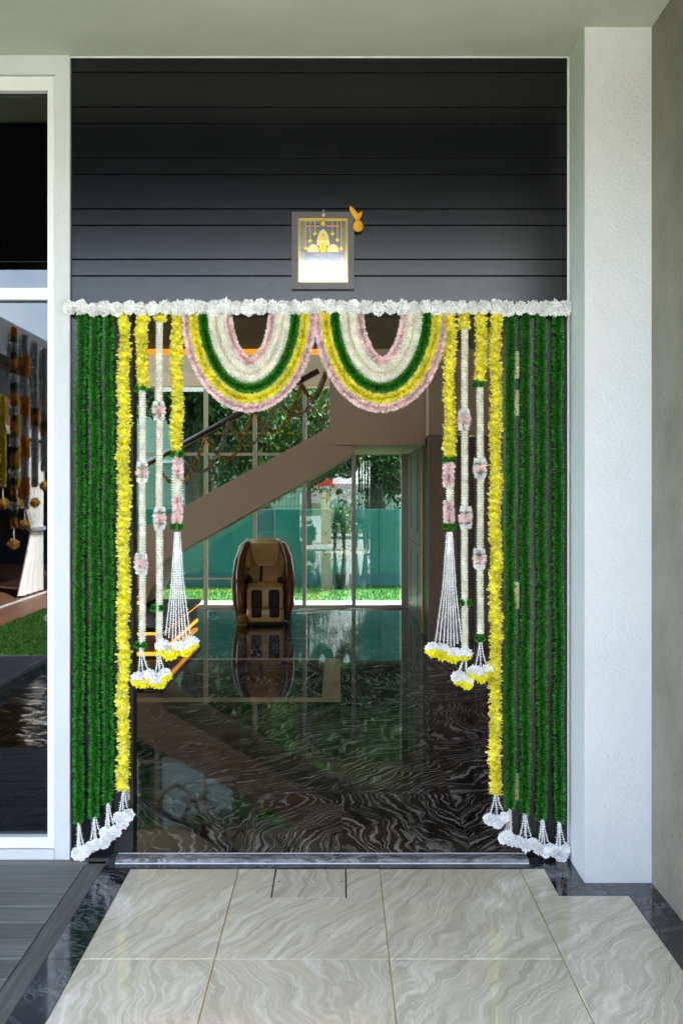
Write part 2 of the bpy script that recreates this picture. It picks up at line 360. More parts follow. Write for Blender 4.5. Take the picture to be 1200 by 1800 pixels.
# flowers
M['tinsel'] = petal('green_tinsel', (.002, .024, .002), (.012, .160, .008), (.055, .40, .028), .65, .2)  # core colour darkened as shade, for depth inside the strand
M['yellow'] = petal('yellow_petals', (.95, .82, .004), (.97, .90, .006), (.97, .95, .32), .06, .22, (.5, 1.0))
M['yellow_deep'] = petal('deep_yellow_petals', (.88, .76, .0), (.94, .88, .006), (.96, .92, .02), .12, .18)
M['white'] = petal('white_petals', (.58, .60, .63), (.93, .93, .93), (.98, .98, .98), .05, .12, (.4, .8))  # petal base darkened as crevice shade, to set the balls apart
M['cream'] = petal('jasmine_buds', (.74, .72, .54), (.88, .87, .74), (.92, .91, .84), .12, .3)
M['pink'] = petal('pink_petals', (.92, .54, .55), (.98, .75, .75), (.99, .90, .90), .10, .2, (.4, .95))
M['leaf_dark'] = petal('jungle_leaf', (.008, .02, .005), (.014, .042, .009), (.035, .085, .015), .6, .35)
M['leaf_light'] = petal('light_leaf', (.03, .06, .012), (.06, .12, .02), (.10, .18, .03), .5, .4)
M['leaf_gloss'] = petal('glossy_leaf', (.012, .03, .012), (.02, .05, .015), (.05, .09, .03), .5, .25, rough=.25)
M['bead'] = plain('gold_beads', (.72, .58, .28), .4, .2, 30)
M['shaded_white_petal'] = petal('shaded_white_petals', (.14, .14, .15), (.24, .25, .26), (.3, .3, .32), .2, .2)  # white petals with the wing's shade put into the colour
M['shaded_yellow'] = petal('shaded_yellow_petals', (.25, .17, .003), (.38, .28, .006), (.42, .34, .03), .2, .2)  # yellow petals with the wing's shade put into the colour
M['orange_petal'] = petal('orange_petals', (.2, .06, .003), (.30, .095, .004), (.36, .14, .01), .25, .3)  # orange darkened for the shaded wing garlands
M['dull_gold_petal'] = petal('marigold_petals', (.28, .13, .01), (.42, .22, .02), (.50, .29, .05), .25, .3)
M['bark'] = plain('bark', (.10, .075, .055), .9, .3, 12, .6, 40)

# ------------------------------------------------------------------ petal geometry
def tuft(path, r0, r1, n, w, tilt=.5, flat=1.0, lenvar=.25, curl=0.0, m=0, mb=None, tdir=0.0, fold=.5):
    """n petals standing out round a polyline (in XZ at about constant Y)"""
    path = np.array([tuple(p) for p in path], float)
    seg = np.linalg.norm(np.diff(path, axis=0), axis=1); cum = np.concatenate([[0], np.cumsum(seg)])
    s = np.sort(rng.uniform(0, cum[-1], n)); idx = np.clip(np.searchsorted(cum, s)-1, 0, len(seg)-1)
    u = (s-cum[idx])/np.maximum(seg[idx], 1e-9)
    p = path[idx]+(path[idx+1]-path[idx])*u[:, None]
    T = (path[idx+1]-path[idx])/np.maximum(seg[idx], 1e-9)[:, None]
    Yv = np.array([0, 1., 0]); N1 = np.cross(T, Yv); N1 /= np.maximum(np.linalg.norm(N1, axis=1), 1e-9)[:, None]
    th = rng.uniform(0, 2*PI, n)
    d = np.cos(th)[:, None]*N1+np.sin(th)[:, None]*Yv*flat
    tl = rng.uniform(-tilt, tilt, n)+tdir
    d = d+tl[:, None]*T; d /= np.linalg.norm(d, axis=1)[:, None]
    L = r1*(1-lenvar*rng.random(n)); 
    rv = rng.normal(size=(n, 3)); wv = np.cross(d, rv); wv /= np.linalg.norm(wv, axis=1)[:, None]
    ww = w*rng.uniform(.7, 1.3, n)[:, None]*.5
    cu = curl*rng.normal(size=(n, 3))*r1
    a = p+d*r0; mid = p+d*(r0+(L-r0)*.55)[:, None]+cu*.3; e = p+d*L[:, None]+cu
    V = np.stack([a-wv*ww*fold, a+wv*ww*fold, mid+wv*ww, mid-wv*ww, e], 1).reshape(-1, 3)
    mb = mb or MB(); b = len(mb.v)
    mb.v += V.tolist(); mb.t += [0.0, 0.0, .55, .55, 1.0]*n
    for i in range(n):
        k = b+5*i; mb.f.append((k, k+1, k+2, k+3)); mb.f.append((k+3, k+2, k+4))
    mb.m += [m]*(2*n); return mb
def pompom(r, n, w, split=None, r0=.15, lo=.82, squash=1.0):
    """ball of petals; split: petals pointing below that z take material 1"""
    mb = MB()
    for i in range(n):
        z = 1-2*(i+.5)/n; q = i*2.39996+random.uniform(-.2, .2); rr = math.sqrt(1-z*z)
        d = Vector((rr*math.cos(q), rr*math.sin(q), z*squash)); L = r*random.uniform(lo, 1.08)
        wv = d.cross(Vector((random.gauss(0, 1), random.gauss(0, 1), random.gauss(0, 1)))).normalized()*w*.5
        c = Vector((random.gauss(0, 1), random.gauss(0, 1), random.gauss(0, 1)))*r*.1
        a = d*r*r0; md = d*L*.7+c*.4; e = d*L+c
        up = wv.cross(d).normalized()*w*.35
        mb.add([a-wv*.4, a+wv*.4, md+wv, md-wv, e+wv*.5+up, e-wv*.5-up], [(0, 1, 2, 3), (3, 2, 4, 5)], 1 if split is not None and d.z+random.uniform(-.12, .12) < split else 0, [0, 0, .55, .55, 1.0, 1.0])
    n0 = len(mb.v); mb.ball((0, 0, 0), r*.86, 12, 8, 0, (1, 1, squash)); mb.t[n0:] = [0.22]*(len(mb.v)-n0)
    if split is not None: mb.m[-96:] = [1 if j >= 4 else 0 for j in range(8) for _ in range(12)]
    if split is not None: pass
    return mb
def disc_flower(r, h, n, w):
    mb = MB()
    for i in range(n):
        q = random.uniform(0, 2*PI); tl = random.uniform(-.65, .65); z0 = random.uniform(-h, h)*.4
        d = Vector((math.cos(q), math.sin(q), tl)).normalized(); L = r*random.uniform(.72, 1.12)
        wv = d.cross(Vector((random.gauss(0, .5), random.gauss(0, .5), 1))).normalized()*w*.5
        o = Vector((0, 0, z0)); c = Vector((random.gauss(0, 1), random.gauss(0, 1), random.gauss(0, 1)))*r*.08
        a = o+d*r*.1; md = o+d*L*.65; e = o+d*L+c
        mb.add([a-wv*.5, a+wv*.5, md+wv, md-wv, e+wv*.55, e-wv*.55], [(0, 1, 2, 3), (3, 2, 4, 5)], 0, [0, 0, .55, .55, 1.0, 1.0])
    n0 = len(mb.v); mb.ball((0, 0, 0), r*.66, 9, 5, 0, (1, 1, .9)); mb.t[n0:] = [.3]*(len(mb.v)-n0)
    return mb
def jasmine(path, r0, r1, pitch, k, w, m=0, mb=None):
    """rings of slim buds along a path"""
    mb = mb or MB(); pts = [Vector(p) for p in path]
    out = []; acc = 0
    for a, b in zip(pts, pts[1:]):
        L = (b-a).length; s = pitch-acc if acc else 0
        while s < L: out.append((a+(b-a)*(s/L), (b-a).normalized())); s += pitch
        acc = L-(s-pitch)
    for i, (c, T) in enumerate(out):
        N1 = T.cross(Vector((0, 1, 0))).normalized(); N2 = Vector((0, 1, 0))
        for j in range(k):
            q = 2*PI*(j+(i % 2)*.5)/k+random.uniform(-.1, .1)
            d = (N1*math.cos(q)+N2*math.sin(q)-T*.25).normalized(); sd_ = d.cross(T).normalized(); up = sd_.cross(d)
            a = c+d*r0; e = c+d*r1*random.uniform(.9, 1.08); md = c+d*(r0+(r1-r0)*.6)
            mb.add([a, md+sd_*w, md+up*w, md-sd_*w, md-up*w, e], [(0, 2, 1), (0, 3, 2), (0, 4, 3), (0, 1, 4), (5, 1, 2), (5, 2, 3), (5, 3, 4), (5, 4, 1)], m, [.2, .7, .7, .7, .7, 1.0])
    return mb
def thread(path, r=.0018, pitch=.0100, sp=.0120, m=0, mb=None):
    """thin string of little white buds with their points standing off"""
    mb = mb or MB(); pts = [Vector(p) for p in path]; mb.tube(pts, r, 5, m); mb.t[-5*len(pts):] = [.6]*(5*len(pts))
    L = sum((b-a).length for a, b in zip(pts, pts[1:])); n = max(2, int(L/pitch))
    for i in range(n):
        f = (i+.5)/n*(len(pts)-1); k = min(int(f), len(pts)-2); c = pts[k].lerp(pts[k+1], f-k); T = (pts[k+1]-pts[k]).normalized()
        q0 = random.uniform(0, PI)
        for q in (q0, q0+2.1, q0+4.2):
            d = (T.cross(Vector((0, 1, 0))).normalized()*math.cos(q)+Vector((0, 1, 0))*math.sin(q)+T*random.uniform(-.7, .2)).normalized()
            s_ = d.cross(T).normalized()*.0026
            mb.add([c-s_, c+s_, c+T*.003, c+d*sp*random.uniform(.7, 1.2)], [(0, 1, 3), (1, 2, 3), (2, 0, 3)], m, [.6, .6, .6, 1.0])
    return mb
def vpath(px, y0, y1, Y, wob=1.2, step=22):
    n = max(3, int(abs(y1-y0)/step)); ph = random.uniform(0, 9)
    return [P(px+wob*math.sin(ph+i*.55)*.6+random.uniform(-wob, wob)*.35, y0+(y1-y0)*i/n, Y) for i in range(n+1)]

# ================================================================== THE LARGE STRUCTURE
YF = 4.40
def FX(px): return PX(px, YF)
def FZ(py): return PZ(py, YF)
ZC = FZ(100)             # porch ceiling
# ---- porch floor: cream marble tiles in gold joints, black granite border
floor = thing('porch_floor', None, None, (0, 0, 0), kind='structure')
XL, XR, XR1 = -.887, .874, 1.155
gx = [XL, -.425, .174, .771, XR1]
rows = [4.27, 3.443, 2.243, 1.043, -.157]
g = .0022
def tile(x0, x1, y0, y1, mat=M['marble'], z1=0.0, name='tile', parent=floor):
    b = MB(); b.box(x0+g, x1-g, y0+g, y1-g, z1-.02, z1, ch=.0012); return link(name, b, mat, parent)
for r in range(4):
    ya, yb = rows[r+1], rows[r]
    for c in range(4):
        x0, x1 = gx[c], gx[c+1]
        if r == 0 and c == 1:
            b = MB(); hx0, hx1, hy = -.266, .029, 3.966
            b.box(x0+g, hx0-.004, ya+g, yb, -.02, 0); b.box(hx1+.004, x1-g, ya+g, yb, -.02, 0); b.box(hx0-.004, hx1+.004, ya+g, hy-.003, -.02, 0)
            link('tile', b, M['marble'], floor)
        elif r == 0 and c == 3:
            b = MB(); b.box(x0+g, XR, 3.983, yb, -.02, 0); b.box(x0+g, x1-g, ya+g, 3.983, -.02, 0); link('tile', b, M['marble'], floor)
        else: tile(x0, x1, ya, yb)
b = MB(); b.box(XL, XR1, -.157, 4.27, -.05, -.0035); link('joint_filler', b, M['gold_grout'], floor)
b = MB(); b.box(-.266+.002, .029-.002, 3.966+.001, 4.268, -.016, -.0005, ch=.001); hatch = link('access_hatch', b, M['marble'], floor)
for x in (-.245, .012):
    b = MB(); b.box(x-.006, x+.006, 4.122, 4.137, -.0004, .0016, ch=.0006); b.box(x-.003, x+.003, 4.126, 4.133, .0016, .0022, 1); link('lifting_eye', b, [M['brass'], M['black']], hatch)
b = MB(); b.box(-.2745, .034, 3.960, 4.27, -.0034, -.0030); link('hatch_gap', b, M['black'], floor)
# border
bp = []
def border(pts):
    b = MB(); n = len(pts); b.add([(x, y, .0005) for x, y in pts]+[(x, y, -.03) for x, y in pts], [tuple(range(n))]+[(i, i+n, (i+1) % n+n, (i+1) % n) for i in range(n)]); link('border_slab', b, M['border_marble'], floor)
XP = 1.010; YPF = 4.117; XW = 1.286; XD = -1.004
border([(XD, 1.4), (XL, 1.4), (XL, 3.440), (XD, 3.440)]); border([(XD, 3.444), (XL, 3.444), (XL, 4.27), (XD, 4.39)])
border([(XL, 4.272), (.173, 4.272), (.173, 4.329), (XL, 4.329)]); border([(.176, 4.272), (XR, 4.272), (XR, 4.329), (.176, 4.329)])
border([(XD, 4.392), (XL, 4.272), (XL, 4.395), (XD+.02, 4.395)])
border([(XR+.001, 3.984), (XP-.001, YPF), (XP-.001, 4.395), (XR+.001, 4.395)])
border([(XR+.003, 3.983), (XR1-.001, 3.983), (XW-.001, YPF-.001), (XP+.001, YPF-.001)])
border([(XR1, 1.0), (XW-.001, 1.0), (XW-.001, YPF-.003), (XR1, 3.981)])
border([(XD, -.4), (XL, -.4), (XL, 1.397), (XD, 1.397)])
# ---- deck
deck = thing('deck', None, None, (-1.09, 3, 0), kind='structure')
b = MB(); b.box(-1.088, XD-.002, 2.62, 4.36, -.025, .0, ch=.002); link('edge_board', b, M['deck_edge'], deck)
y = 4.325
ys = [4.395]+[4.325-.147*i for i in range(13)]
for a, c in zip(ys, ys[1:]):
    if c < 2.5: break
    b = MB(); b.box(-6.5, -1.092 if a < 4.39 else -1.0, c+.005, a-.005 if a < 4.39 else a, -.025, .0, ch=.002); link('board', b, M['deck'], deck)
b = MB(); b.box(-6.5, XD-.004, 2.6, 4.395, -.12, -.027); link('joist_bed', b, M['groove'], deck)
# ---- ceiling of the porch
b = MB(); b.box(-7, 1.6, .35, 4.40, ZC, ZC+.25); ceil = link('ceiling', b, M['porch_ceiling'], kind='structure')
for k in range(21):
    b = MB(); b.box(-6.9, 1.28, .37+.158*k, .37+.158*k+.150, ZC-.02, ZC-.0005, ch=.003); link('added_dark_board', b, M['dark_board'], ceil)  # black boards added out of view so glass, foil and cladding mirror dark
# ---- dark board wall over the door, with the two flush side panels
cl = thing('cladding_wall', 'dark slate wall of wide and narrow horizontal boards above the doorway', 'wall', (FX(560), YF, FZ(548)))
yy = [100.5, 127, 188, 217, 277, 306, 367, 396, 456, 485, 549]
for a, c in zip(yy, yy[1:]):
    b = MB(); b.board(FX(125)+.001, FX(997.5), YF, YF+.02, FZ(c)+.0016, FZ(a)-.0016, c=.0022); link('board', b, M['slate'], cl)
b = MB(); b.box(FX(125), FX(998), YF+.021, YF+.12, FZ(549), ZC+.02); link('backing', b, M['groove'], cl)
b = MB(); b.box(FX(124), FX(998), YF-.006, YF-.0005, ZC-.006, ZC-.0005); link('corner_bead', b, M['frame_white'], cl)
ZD = FZ(552)
for x0, x1 in ((125.4, 200), (913, 997.5)):
    b = MB(); b.board(FX(x0), FX(x1), YF+.001, YF+.06, .001, ZD+.003, c=.002); link('side_panel', b, M['slate'], cl)
b = MB(); b.box(FX(995.8), FX(999), YF-.006, YF, 0.001, ZC); link('corner_bead', b, M['frame_white'], cl)
# ---- doorway
dw = thing('doorway', 'open doorway with black frame between the two dark side panels', 'doorway', (FX(558), YF+.05, .02))
b = MB(); b.box(FX(200)+.001, FX(233), YF+.012, YF+.10, .02, ZD, ch=.002); link('door_post', b, M['black'], dw)
b = MB(); b.box(FX(889), FX(913)-.001, YF+.012, YF+.10, .02, ZD, ch=.002); rp = link('door_post', b, M['black'], dw)
b = MB(); b.box(FX(200), FX(913), YF+.010, YF+.10, ZD+.001, ZD+.06); link('door_head', b, M['black'], dw)
for x0, x1, y0, y1 in ((903, 913, 617, 665), (903, 913, 685, 731), (903, 913, 1023, 1070), (903, 913, 1361, 1408), (222, 228.5, 1383, 1407)):
    b = MB(); b.box(FX(x0), FX(x1)-.002, YF+.007, YF+.012, FZ(y1), FZ(y0), ch=.001); hp = link('hinge_plate', b, M['brass'], dw)
    b = MB()
    for i in range(3):
        z = FZ(y1)+(FZ(y0)-FZ(y1))*(i+.5)/3
        b.ball((FX((x0+x1)/2)+(.004 if i % 2 else -.004), YF+.007, z), .0042, 8, 4, 0, (1, .4, 1))
    link('screws', b, M['screw'], hp)
# ---- step
st = thing('door_step', 'low grey veined granite step with white edge lines across the doorway', 'step', (FX(560), 4.35, 0))
for x0, x1 in ((202.5, 663.3), (664.3, 929)):
    b = MB(); b.box(PX(x0, 4.33), PX(x1, 4.33), 4.332, 4.398, -.01, .020, ch=.0015); link('slab', b, M['step_marble'], st)
b = MB(); b.box(PX(202.5, 4.33), PX(929, 4.33), 4.327, 4.331, .0006, .0035); link('edge_line', b, M['frame_white'], st)
b = MB(); b.box(PX(202.5, 4.33), PX(929, 4.33), 4.3985, 4.403, .0, .0212); link('edge_line', b, M['frame_white'], st)
# ---- left wall, window
lw = thing('window_wall', 'pale grey painted wall strip between white window and dark boards', 'wall', (FX(110), YF-.02, 0))
b = MB(); b.box(FX(98.5), FX(125), YF-.02, YF+.12, .0, ZC-.001); link('wall_strip', b, M['trim_wall'], lw)
b = MB(); b.box(-7, FX(98.5)-.0005, YF-.02, YF+.12, FZ(134), ZC-.001); link('wall_band', b, M['trim_wall'], lw)
b = MB(); b.box(-7, FX(98.5)-.0005, YF-.028, YF+.12, .0, FZ(1491), ch=.004); link('wall_sill', b, M['trim_wall'], lw)
win = thing('window', 'tall white framed window with reflecting glass beside the deck', 'window', (FX(-50), YF, FZ(1490)))
b = MB(); b.box(FX(85), FX(98), YF-.008, YF+.07, FZ(1490.5), FZ(135), ch=.002); link('frame', b, M['frame_white'], win)
b = MB(); b.box(-3.2, FX(85)-.0005, YF-.006, YF+.07, FZ(160), FZ(135), ch=.002); link('frame', b, M['frame_white'], win)
b = MB(); b.box(-3.2, FX(85)-.0005, YF-.004, YF+.07, FZ(527), FZ(506), ch=.002); link('transom', b, M['frame_white'], win)
b = MB(); b.box(-3.2, FX(85)-.0005, YF-.006, YF+.07, FZ(1490), FZ(1471), ch=.002); link('frame', b, M['frame_white'], win)
for a, c in ((160.5, 505.5), (527.5, 1470.5)):
    b = MB(); b.box(-3.2, FX(85)-.001, YF+.034, YF+.042, FZ(c), FZ(a)); pn = link('pane', b, M['window_pane'], win)
    b = MB(); b.box(FX(83.4), FX(85)-.0005, YF+.028, YF+.034, FZ(c), FZ(a)); b.box(-3.2, FX(83.4)-.0005, YF+.028, YF+.034, FZ(a+1.6), FZ(a)); link('gasket', b, M['black'], pn)
b = MB(); b.box(-7, -3.2, YF-.015, YF+.12, FZ(1491)+.001, FZ(134)-.001); link('wall_end', b, M['trim_wall'], lw)
# ---- pillar and right wall
b = MB(); b.box(XP, XW-.001, YPF, 4.40-.0005, .0, ZC-.001); link('pillar', b, M['plaster'], label='pale blue white plastered pillar to the right of the doorway', cat='pillar')
b = MB(); b.box(XW, XW+.25, 1.9, 4.6, -.02, ZC-.0005); link('side_wall', b, M['roughcast'], label='brownish grey roughcast wall at the right edge of the porch', cat='wall')

# ------------------------------------------------------------------ inside the hall
ZI = .020; YB = 13.9
def IY(py): return (CAMZ-ZI)*FPX/(py-VY)
inf = thing('interior_floor', None, None, (0, 4.41, 0), kind='structure')
rowy = [4.41, 5.277, 6.437, 7.60, 8.80, 10.0, 11.2, 12.4, 13.6, 13.86]
colx = [-3.4, -2.8, -2.2, -1.62]+[.015-.575*k for k in (2, 1, 0)]+[.59, 1.165, 1.86]
for a, c in zip(rowy, rowy[1:]):
    for x0, x1 in zip(colx, colx[1:]):
        if a < 9 and x1 < -1.7: continue
        if a in (7.60, 8.80) and x1 < .1: continue
        b = MB(); b.box(x0+.001, x1-.001, a+.001, c-.001, ZI-.015, ZI, ch=.0006); link('tile', b, M['black_marble'], inf)
b = MB(); b.box(-3.4, 1.86, 4.408, 13.9, -.05, ZI-.003); link('joint_filler', b, M['grey_grout'], inf)
# brown inlay frame on the floor
y0, y1, y2, y3 = 7.60, 7.76, IY(1160), IY(1157)
x1 = .015; x0 = x1-.145
b = MB(); b.box(-1.62, x1-.001, y0, y1, ZI-.015, ZI+.0003); link('inlay_strip', b, M['inlay'], inf)
b = MB(); b.box(-1.62, x1-.001, y2, y3, ZI-.015, ZI+.0003); link('inlay_strip', b, M['inlay'], inf)
b = MB(); b.box(x0, x1-.001, y1+.001, y2-.001, ZI-.015, ZI+.0003); link('inlay_strip', b, M['inlay'], inf)
for a, c in zip([-1.62, -1.135, -.56], [-1.136, -.561, x0-.001]):
    b = MB(); b.box(a, c, y1+.001, y2-.001, ZI-.015, ZI); link('tile', b, M['black_marble'], inf)
for a, c in ((y3+.001, 9.999),):
    if c > a:
        b = MB(); b.box(-1.62, x1-.001, a, c, ZI-.015, ZI-.0002); link('tile', b, M['black_marble'], inf)
# entry ceiling with the glowing edge, void above
ZE = 2.80; YE = 8.3
b = MB(); b.slab([(-1.06, 4.53), (1.86, 4.53), (1.86, YE), (-1.96, YE)], ZE, ZE+.25); link('interior_ceiling', b, M['in_ceil'], kind='structure')
b = MB(); b.box(-2.4, .28, YE+.003, YE+.03, ZE-.045, ZE+.003); link('cove_light', b, M['led_cove'], label='thin orange cove light line along the hall ceiling edge', cat='light')
b = MB(); b.box(-1.05, 1.86, 4.53, 4.60, ZD+.06, ZE-.001); link('bulkhead', b, M['in_ceil'], label='dark bulkhead over the doorway inside', cat='wall')
b = MB(); b.box(-3.6, 2.1, 4.53, 16.0, 5.9, 6.1); link('roof', b, M['in_ceil'], kind='structure')
hl = thing('hall_wall', 'brown plaster walls enclosing the entrance hall', 'wall', (0, 9, 0))
b = MB(); b.slab([(-1.16, 4.53), (-1.06, 4.53), (-1.96, 8.3), (-2.06, 8.3)], 0, 5.9); link('partition', b, M['in_wall'], hl)
b = MB(); b.box(1.86, 1.98, 4.53, 10.8, 0, 5.9); link('right_partition', b, M['in_wall'], hl)
b = MB(); b.box(.97, 1.98, 10.80, 10.9, 2.235, 5.9); link('upper_wall', b, M['in_wall'], hl)
b = MB(); b.box(.975, 1.12, 10.902, 14.1, 2.236, 5.9); link('side_return', b, M['in_wall'], hl)
b = MB(); b.box(1.0, 1.12, 10.902, 14.1, 0, 2.234); link('lower_return', b, M['in_wall'], hl)
b = MB(); b.box(-3.4, .974, YB-.02, YB+.2, PZ(655, YB), 5.9); link('rear_wall', b, M['in_wall'], hl)
b = MB(); b.box(-3.4, 1.0, YB-.06, YB+.2, PZ(680, YB), PZ(655, YB)-.002); link('beam', b, M['stair'], hl)
b = MB(); b.box(-1.9, 1.9, YE-.1, YE, ZE+.251, 5.9); link('upper_front_wall', b, M['in_wall'], hl)
# left flank of the hall: unseen tall glazing, added to let daylight in
lg = thing('added_side_glazing', 'unseen tall side glazing added to light the stair hall', 'window', (-3.45, 11, 0))
for yv in (8.35, 10.1, 11.9, 13.75):
    b = MB(); b.box(-3.5, -3.42, yv, yv+.07, .0, 5.9); link('mullion', b, M['mullion'], lg)
b = MB(); b.box(-3.5, -3.42, 8.42, 10.1, 0, 5.9); link('blank_panel', b, M['in_wall'], lg)
for a, c in ((10.17, 11.9), (11.97, 13.75)):
    b = MB(); b.box(-3.465, -3.457, a, c, .05, 5.88); link('pane', b, M['rail_glass'], lg)
# dark room behind the left window
b = MB()
b.box(-7, -2.07, 8.2, 8.3, 0, 3.5); b.slab([(-7, 4.53), (-1.17, 4.53), (-2.05, 8.19), (-7, 8.19)], -.05, .01); b.slab([(-7, 4.53), (-1.17, 4.53), (-2.05, 8.19), (-7, 8.19)], 3.5, 3.6); b.box(-7.1, -7, 4.5, 8.3, 0, 3.5)
link('side_room', b, M['dark_room'], label='dim room behind the tall white framed window', cat='room')
# rear glazing
gz = thing('rear_glazing', 'tall rear window wall with slim bronze mullions facing the garden', 'window', (0, YB, 0))
mul = [190, 276, 362, 448, 535, 621.5]
zt = PZ(680, YB); zl = PZ(800, YB)
for x in mul:
    z1 = zt if x < 600 else zl
    b = MB(); b.box(PX(x, YB)-.027, PX(x, YB)+.027, YB-.04, YB+.05, ZI, z1, ch=.002); link('mullion', b, M['mullion_grey'] if x > 500 else M['mullion'], gz)
b = MB(); b.box(PX(705, YB), PX(716, YB), YB-.05, YB+.05, ZI, zl, ch=.002); link('frame', b, M['mullion_grey'], gz)
b = MB(); b.box(PX(100, YB), PX(705, YB)-.001, YB-.045, YB+.05, ZI, PZ(1067, YB)+.03, ch=.002); link('frame', b, M['mullion_grey'], gz)
b = MB(); b.box(PX(100, YB), PX(579, YB), YB-.038, YB+.045, PZ(801, YB), PZ(796, YB)); link('transom', b, M['mullion'], gz)
b = MB(); b.box(PX(579, YB), PX(720, YB), YB-.036, YB+.045, zl, zl+.10); link('frame', b, M['mullion_grey'], gz)
mx_ = [100]+mul+[705]
for a, c in zip(mx_, mx_[1:]):
    b = MB(); b.box(PX(a, YB)+.028, PX(c, YB)-.028, YB+.0, YB+.008, PZ(1067, YB)+.031, (zt if c < 600 else zl)-.001); link('pane', b, M['pane'], gz)
# landing and stair
YS = 11.2
ld = thing('landing', 'brown plastered stair landing box hanging beside the stair head', 'landing', (.4, YS, 2.1))
b = MB(); b.box(PX(579, YS), .9735, YS+.001, YB-.06, PZ(782, YS), 3.35); link('landing_slab', b, M['stair'], ld)
b = MB(); b.box(PX(579, YS), 1.0, YB-.3, YB-.05, 3.351, 5.9); link('landing_wall', b, M['in_wall'], ld)
sr = thing('staircase', 'straight brown staircase rising rightwards with dark handrail', 'staircase', (PX(300, YS), YS, ZI))
poly = [(579, 751), (200, 957), (200, 1062), (255, 1062), (288, 986), (622, 797.5), (622, 784), (579, 782.5)]
b = MB(); b.prism([(PX(x, YS), PZ(y, YS)) for x, y in poly], YS, YS+1.15); link('stringer', b, M['stair'], sr)
b = MB(); b.tube([P(230, 831, YS+.05), P(560, 652, YS+.05)], (.034), 8); link('handrail', b, M['handrail'], sr, smooth=True)
q = [(578, 750.5), (578, 660), (230, 845), (230, 939)]
b = MB(); b.prism([(PX(x, YS), PZ(y, YS)) for x, y in q], YS+.045, YS+.057); link('glass_balustrade', b, M['rail_glass'], sr)
# glowing platform and first steps
def glow_step(x0, x1, y0, y1, z0, z1):
    b = MB(); b.box(x0, x1, y0, y1, z1-.045, z1, ch=.003); link('tread', b, M['black'], sr)
    b = MB(); b.box(x0, x1-.05, y0+.05, y1, z0+.07, z1-.075); link('riser', b, M['wood'], sr)
    b = MB(); b.box(x0, x1-.028, y0+.028, y1, z1-.074, z1-.046); link('led_strip', b, M['led'], sr)
    b = MB(); b.box(x0, x1-.075, y0+.075, y1, z0, z0+.025); link('plinth', b, M['black'], sr)
    b = MB(); b.box(x0, x1-.035, y0+.035, y1, z0+.04, z0+.069); link('led_strip', b, M['led'], sr)
glow_step(-3.3, -1.66, 9.5, 12.1, ZI, ZI+.31)
for k in range(3): glow_step(-3.3, -2.19-.27*k, 10.6, 12.0, ZI+.3105+.2*k, ZI+.51+.2*k)
# wood panels on the right
wp = thing('panelled_wall', 'brown veneer panelled wall on the right inside the hall', 'wall', (1.4, 10.8, ZI))
for x0, x1 in ((752.5, 803), (833, 905)):
    b = MB(); b.box(PX(x0, 10.8), PX(x1, 10.8), 10.80, 10.88, ZI, 2.23, ch=.002); link('panel', b, M['wood'], wp)
b = MB(); b.box(PX(803, 10.8)+.001, PX(833, 10.8)-.001, 10.86, 10.89, ZI, 2.22); link('recess', b, M['wood_dark'], wp)
cb = thing('cupboard', 'dark built in cupboard beside the rear window with slot handles', 'cupboard', (.97, 12.5, ZI))
for a, c in ((11.6, 12.7), (12.705, 13.84)):
    for z0, z1 in ((ZI, .98), (.985, 2.2)):
        b = MB(); b.box(.955, 1.0, a, c, z0+.002, z1, ch=.003); d = link('door', b, M['wood_dark'], cb)
        b = MB(); b.box(.951, .956, (a+c)/2-.05, (a+c)/2+.05, z0+.15, z1-.1); link('slot_handle', b, M['black'], d)
b = MB(); b.box(.945, 1.0, 11.30, 11.56, ZI, 2.21, ch=.002); link('post', b, M['wood_warm_lit'], cb)
b = MB(); b.box(.965, 1.0, 10.9, 11.29, ZI, 2.21); link('smoked_panel', b, M['black'], cb)

# ------------------------------------------------------------------ garden behind the house
b = MB(); b.add([(-150, -150, -.06), (150, -150, -.06), (150, 200, -.06), (-150, 200, -.06)], [(0, 1, 2, 3)])
t = NT('soil_grass'); n = t.noise(t.pos, 3, 6, .7); t.set(Base_Color=t.ramp(n.outputs['Fac'], [(.3, (.03, .05, .012)), (.7, (.07, .10, .03))]), Roughness=.95); M['soil'] = t.mat
M['hole'] = M['soil']
# ground with the pool cut out of it
b = MB()
PXa, PXb, PYa, PYb = -2.87, -1.14, -2.6, 2.60
for x0, x1, y0, y1 in ((-150, PXa, -150, 200), (PXb, 150, -150, 200), (PXa, PXb, -150, PYa), (PXa, PXb, PYb, 200)):
    b.add([(x0, y0, -.06), (x1, y0, -.06), (x1, y1, -.06), (x0, y1, -.06)], [(0, 1, 2, 3)])
link('ground', b, M['soil'], kind='structure')
pv = thing('garden_path', None, None, (0, 14.4, 0), kind='structure')
M['pale_stone'] = plain('pale_paving', (.34, .34, .32), .7, .12, 5, .2, 60)
for k in range(9):
    b = MB(); x = -3.6+.6*k; b.box(x+.002, x+.598, YB+.22, 14.98, -.05, .0, ch=.003); link('slab', b, M['pale_stone'], pv)
b = MB(); b.box(-9, 9, 15.0, 17.45, -.055, -.01); 
t = NT('lawn_turf'); n = t.noise(t.pos, 5, 6, .7); t.set(Base_Color=t.ramp(n.outputs['Fac'], [(.3, (.025, .085, .010)), (.7, (.05, .15, .018))]), Roughness=.9); M['turf'] = t.mat
link('lawn', b, M['turf'], kind='structure')
M['grass'] = petal('grass_blades', (.02, .07, .006), (.035, .14, .012), (.06, .20, .02), .4, .35)
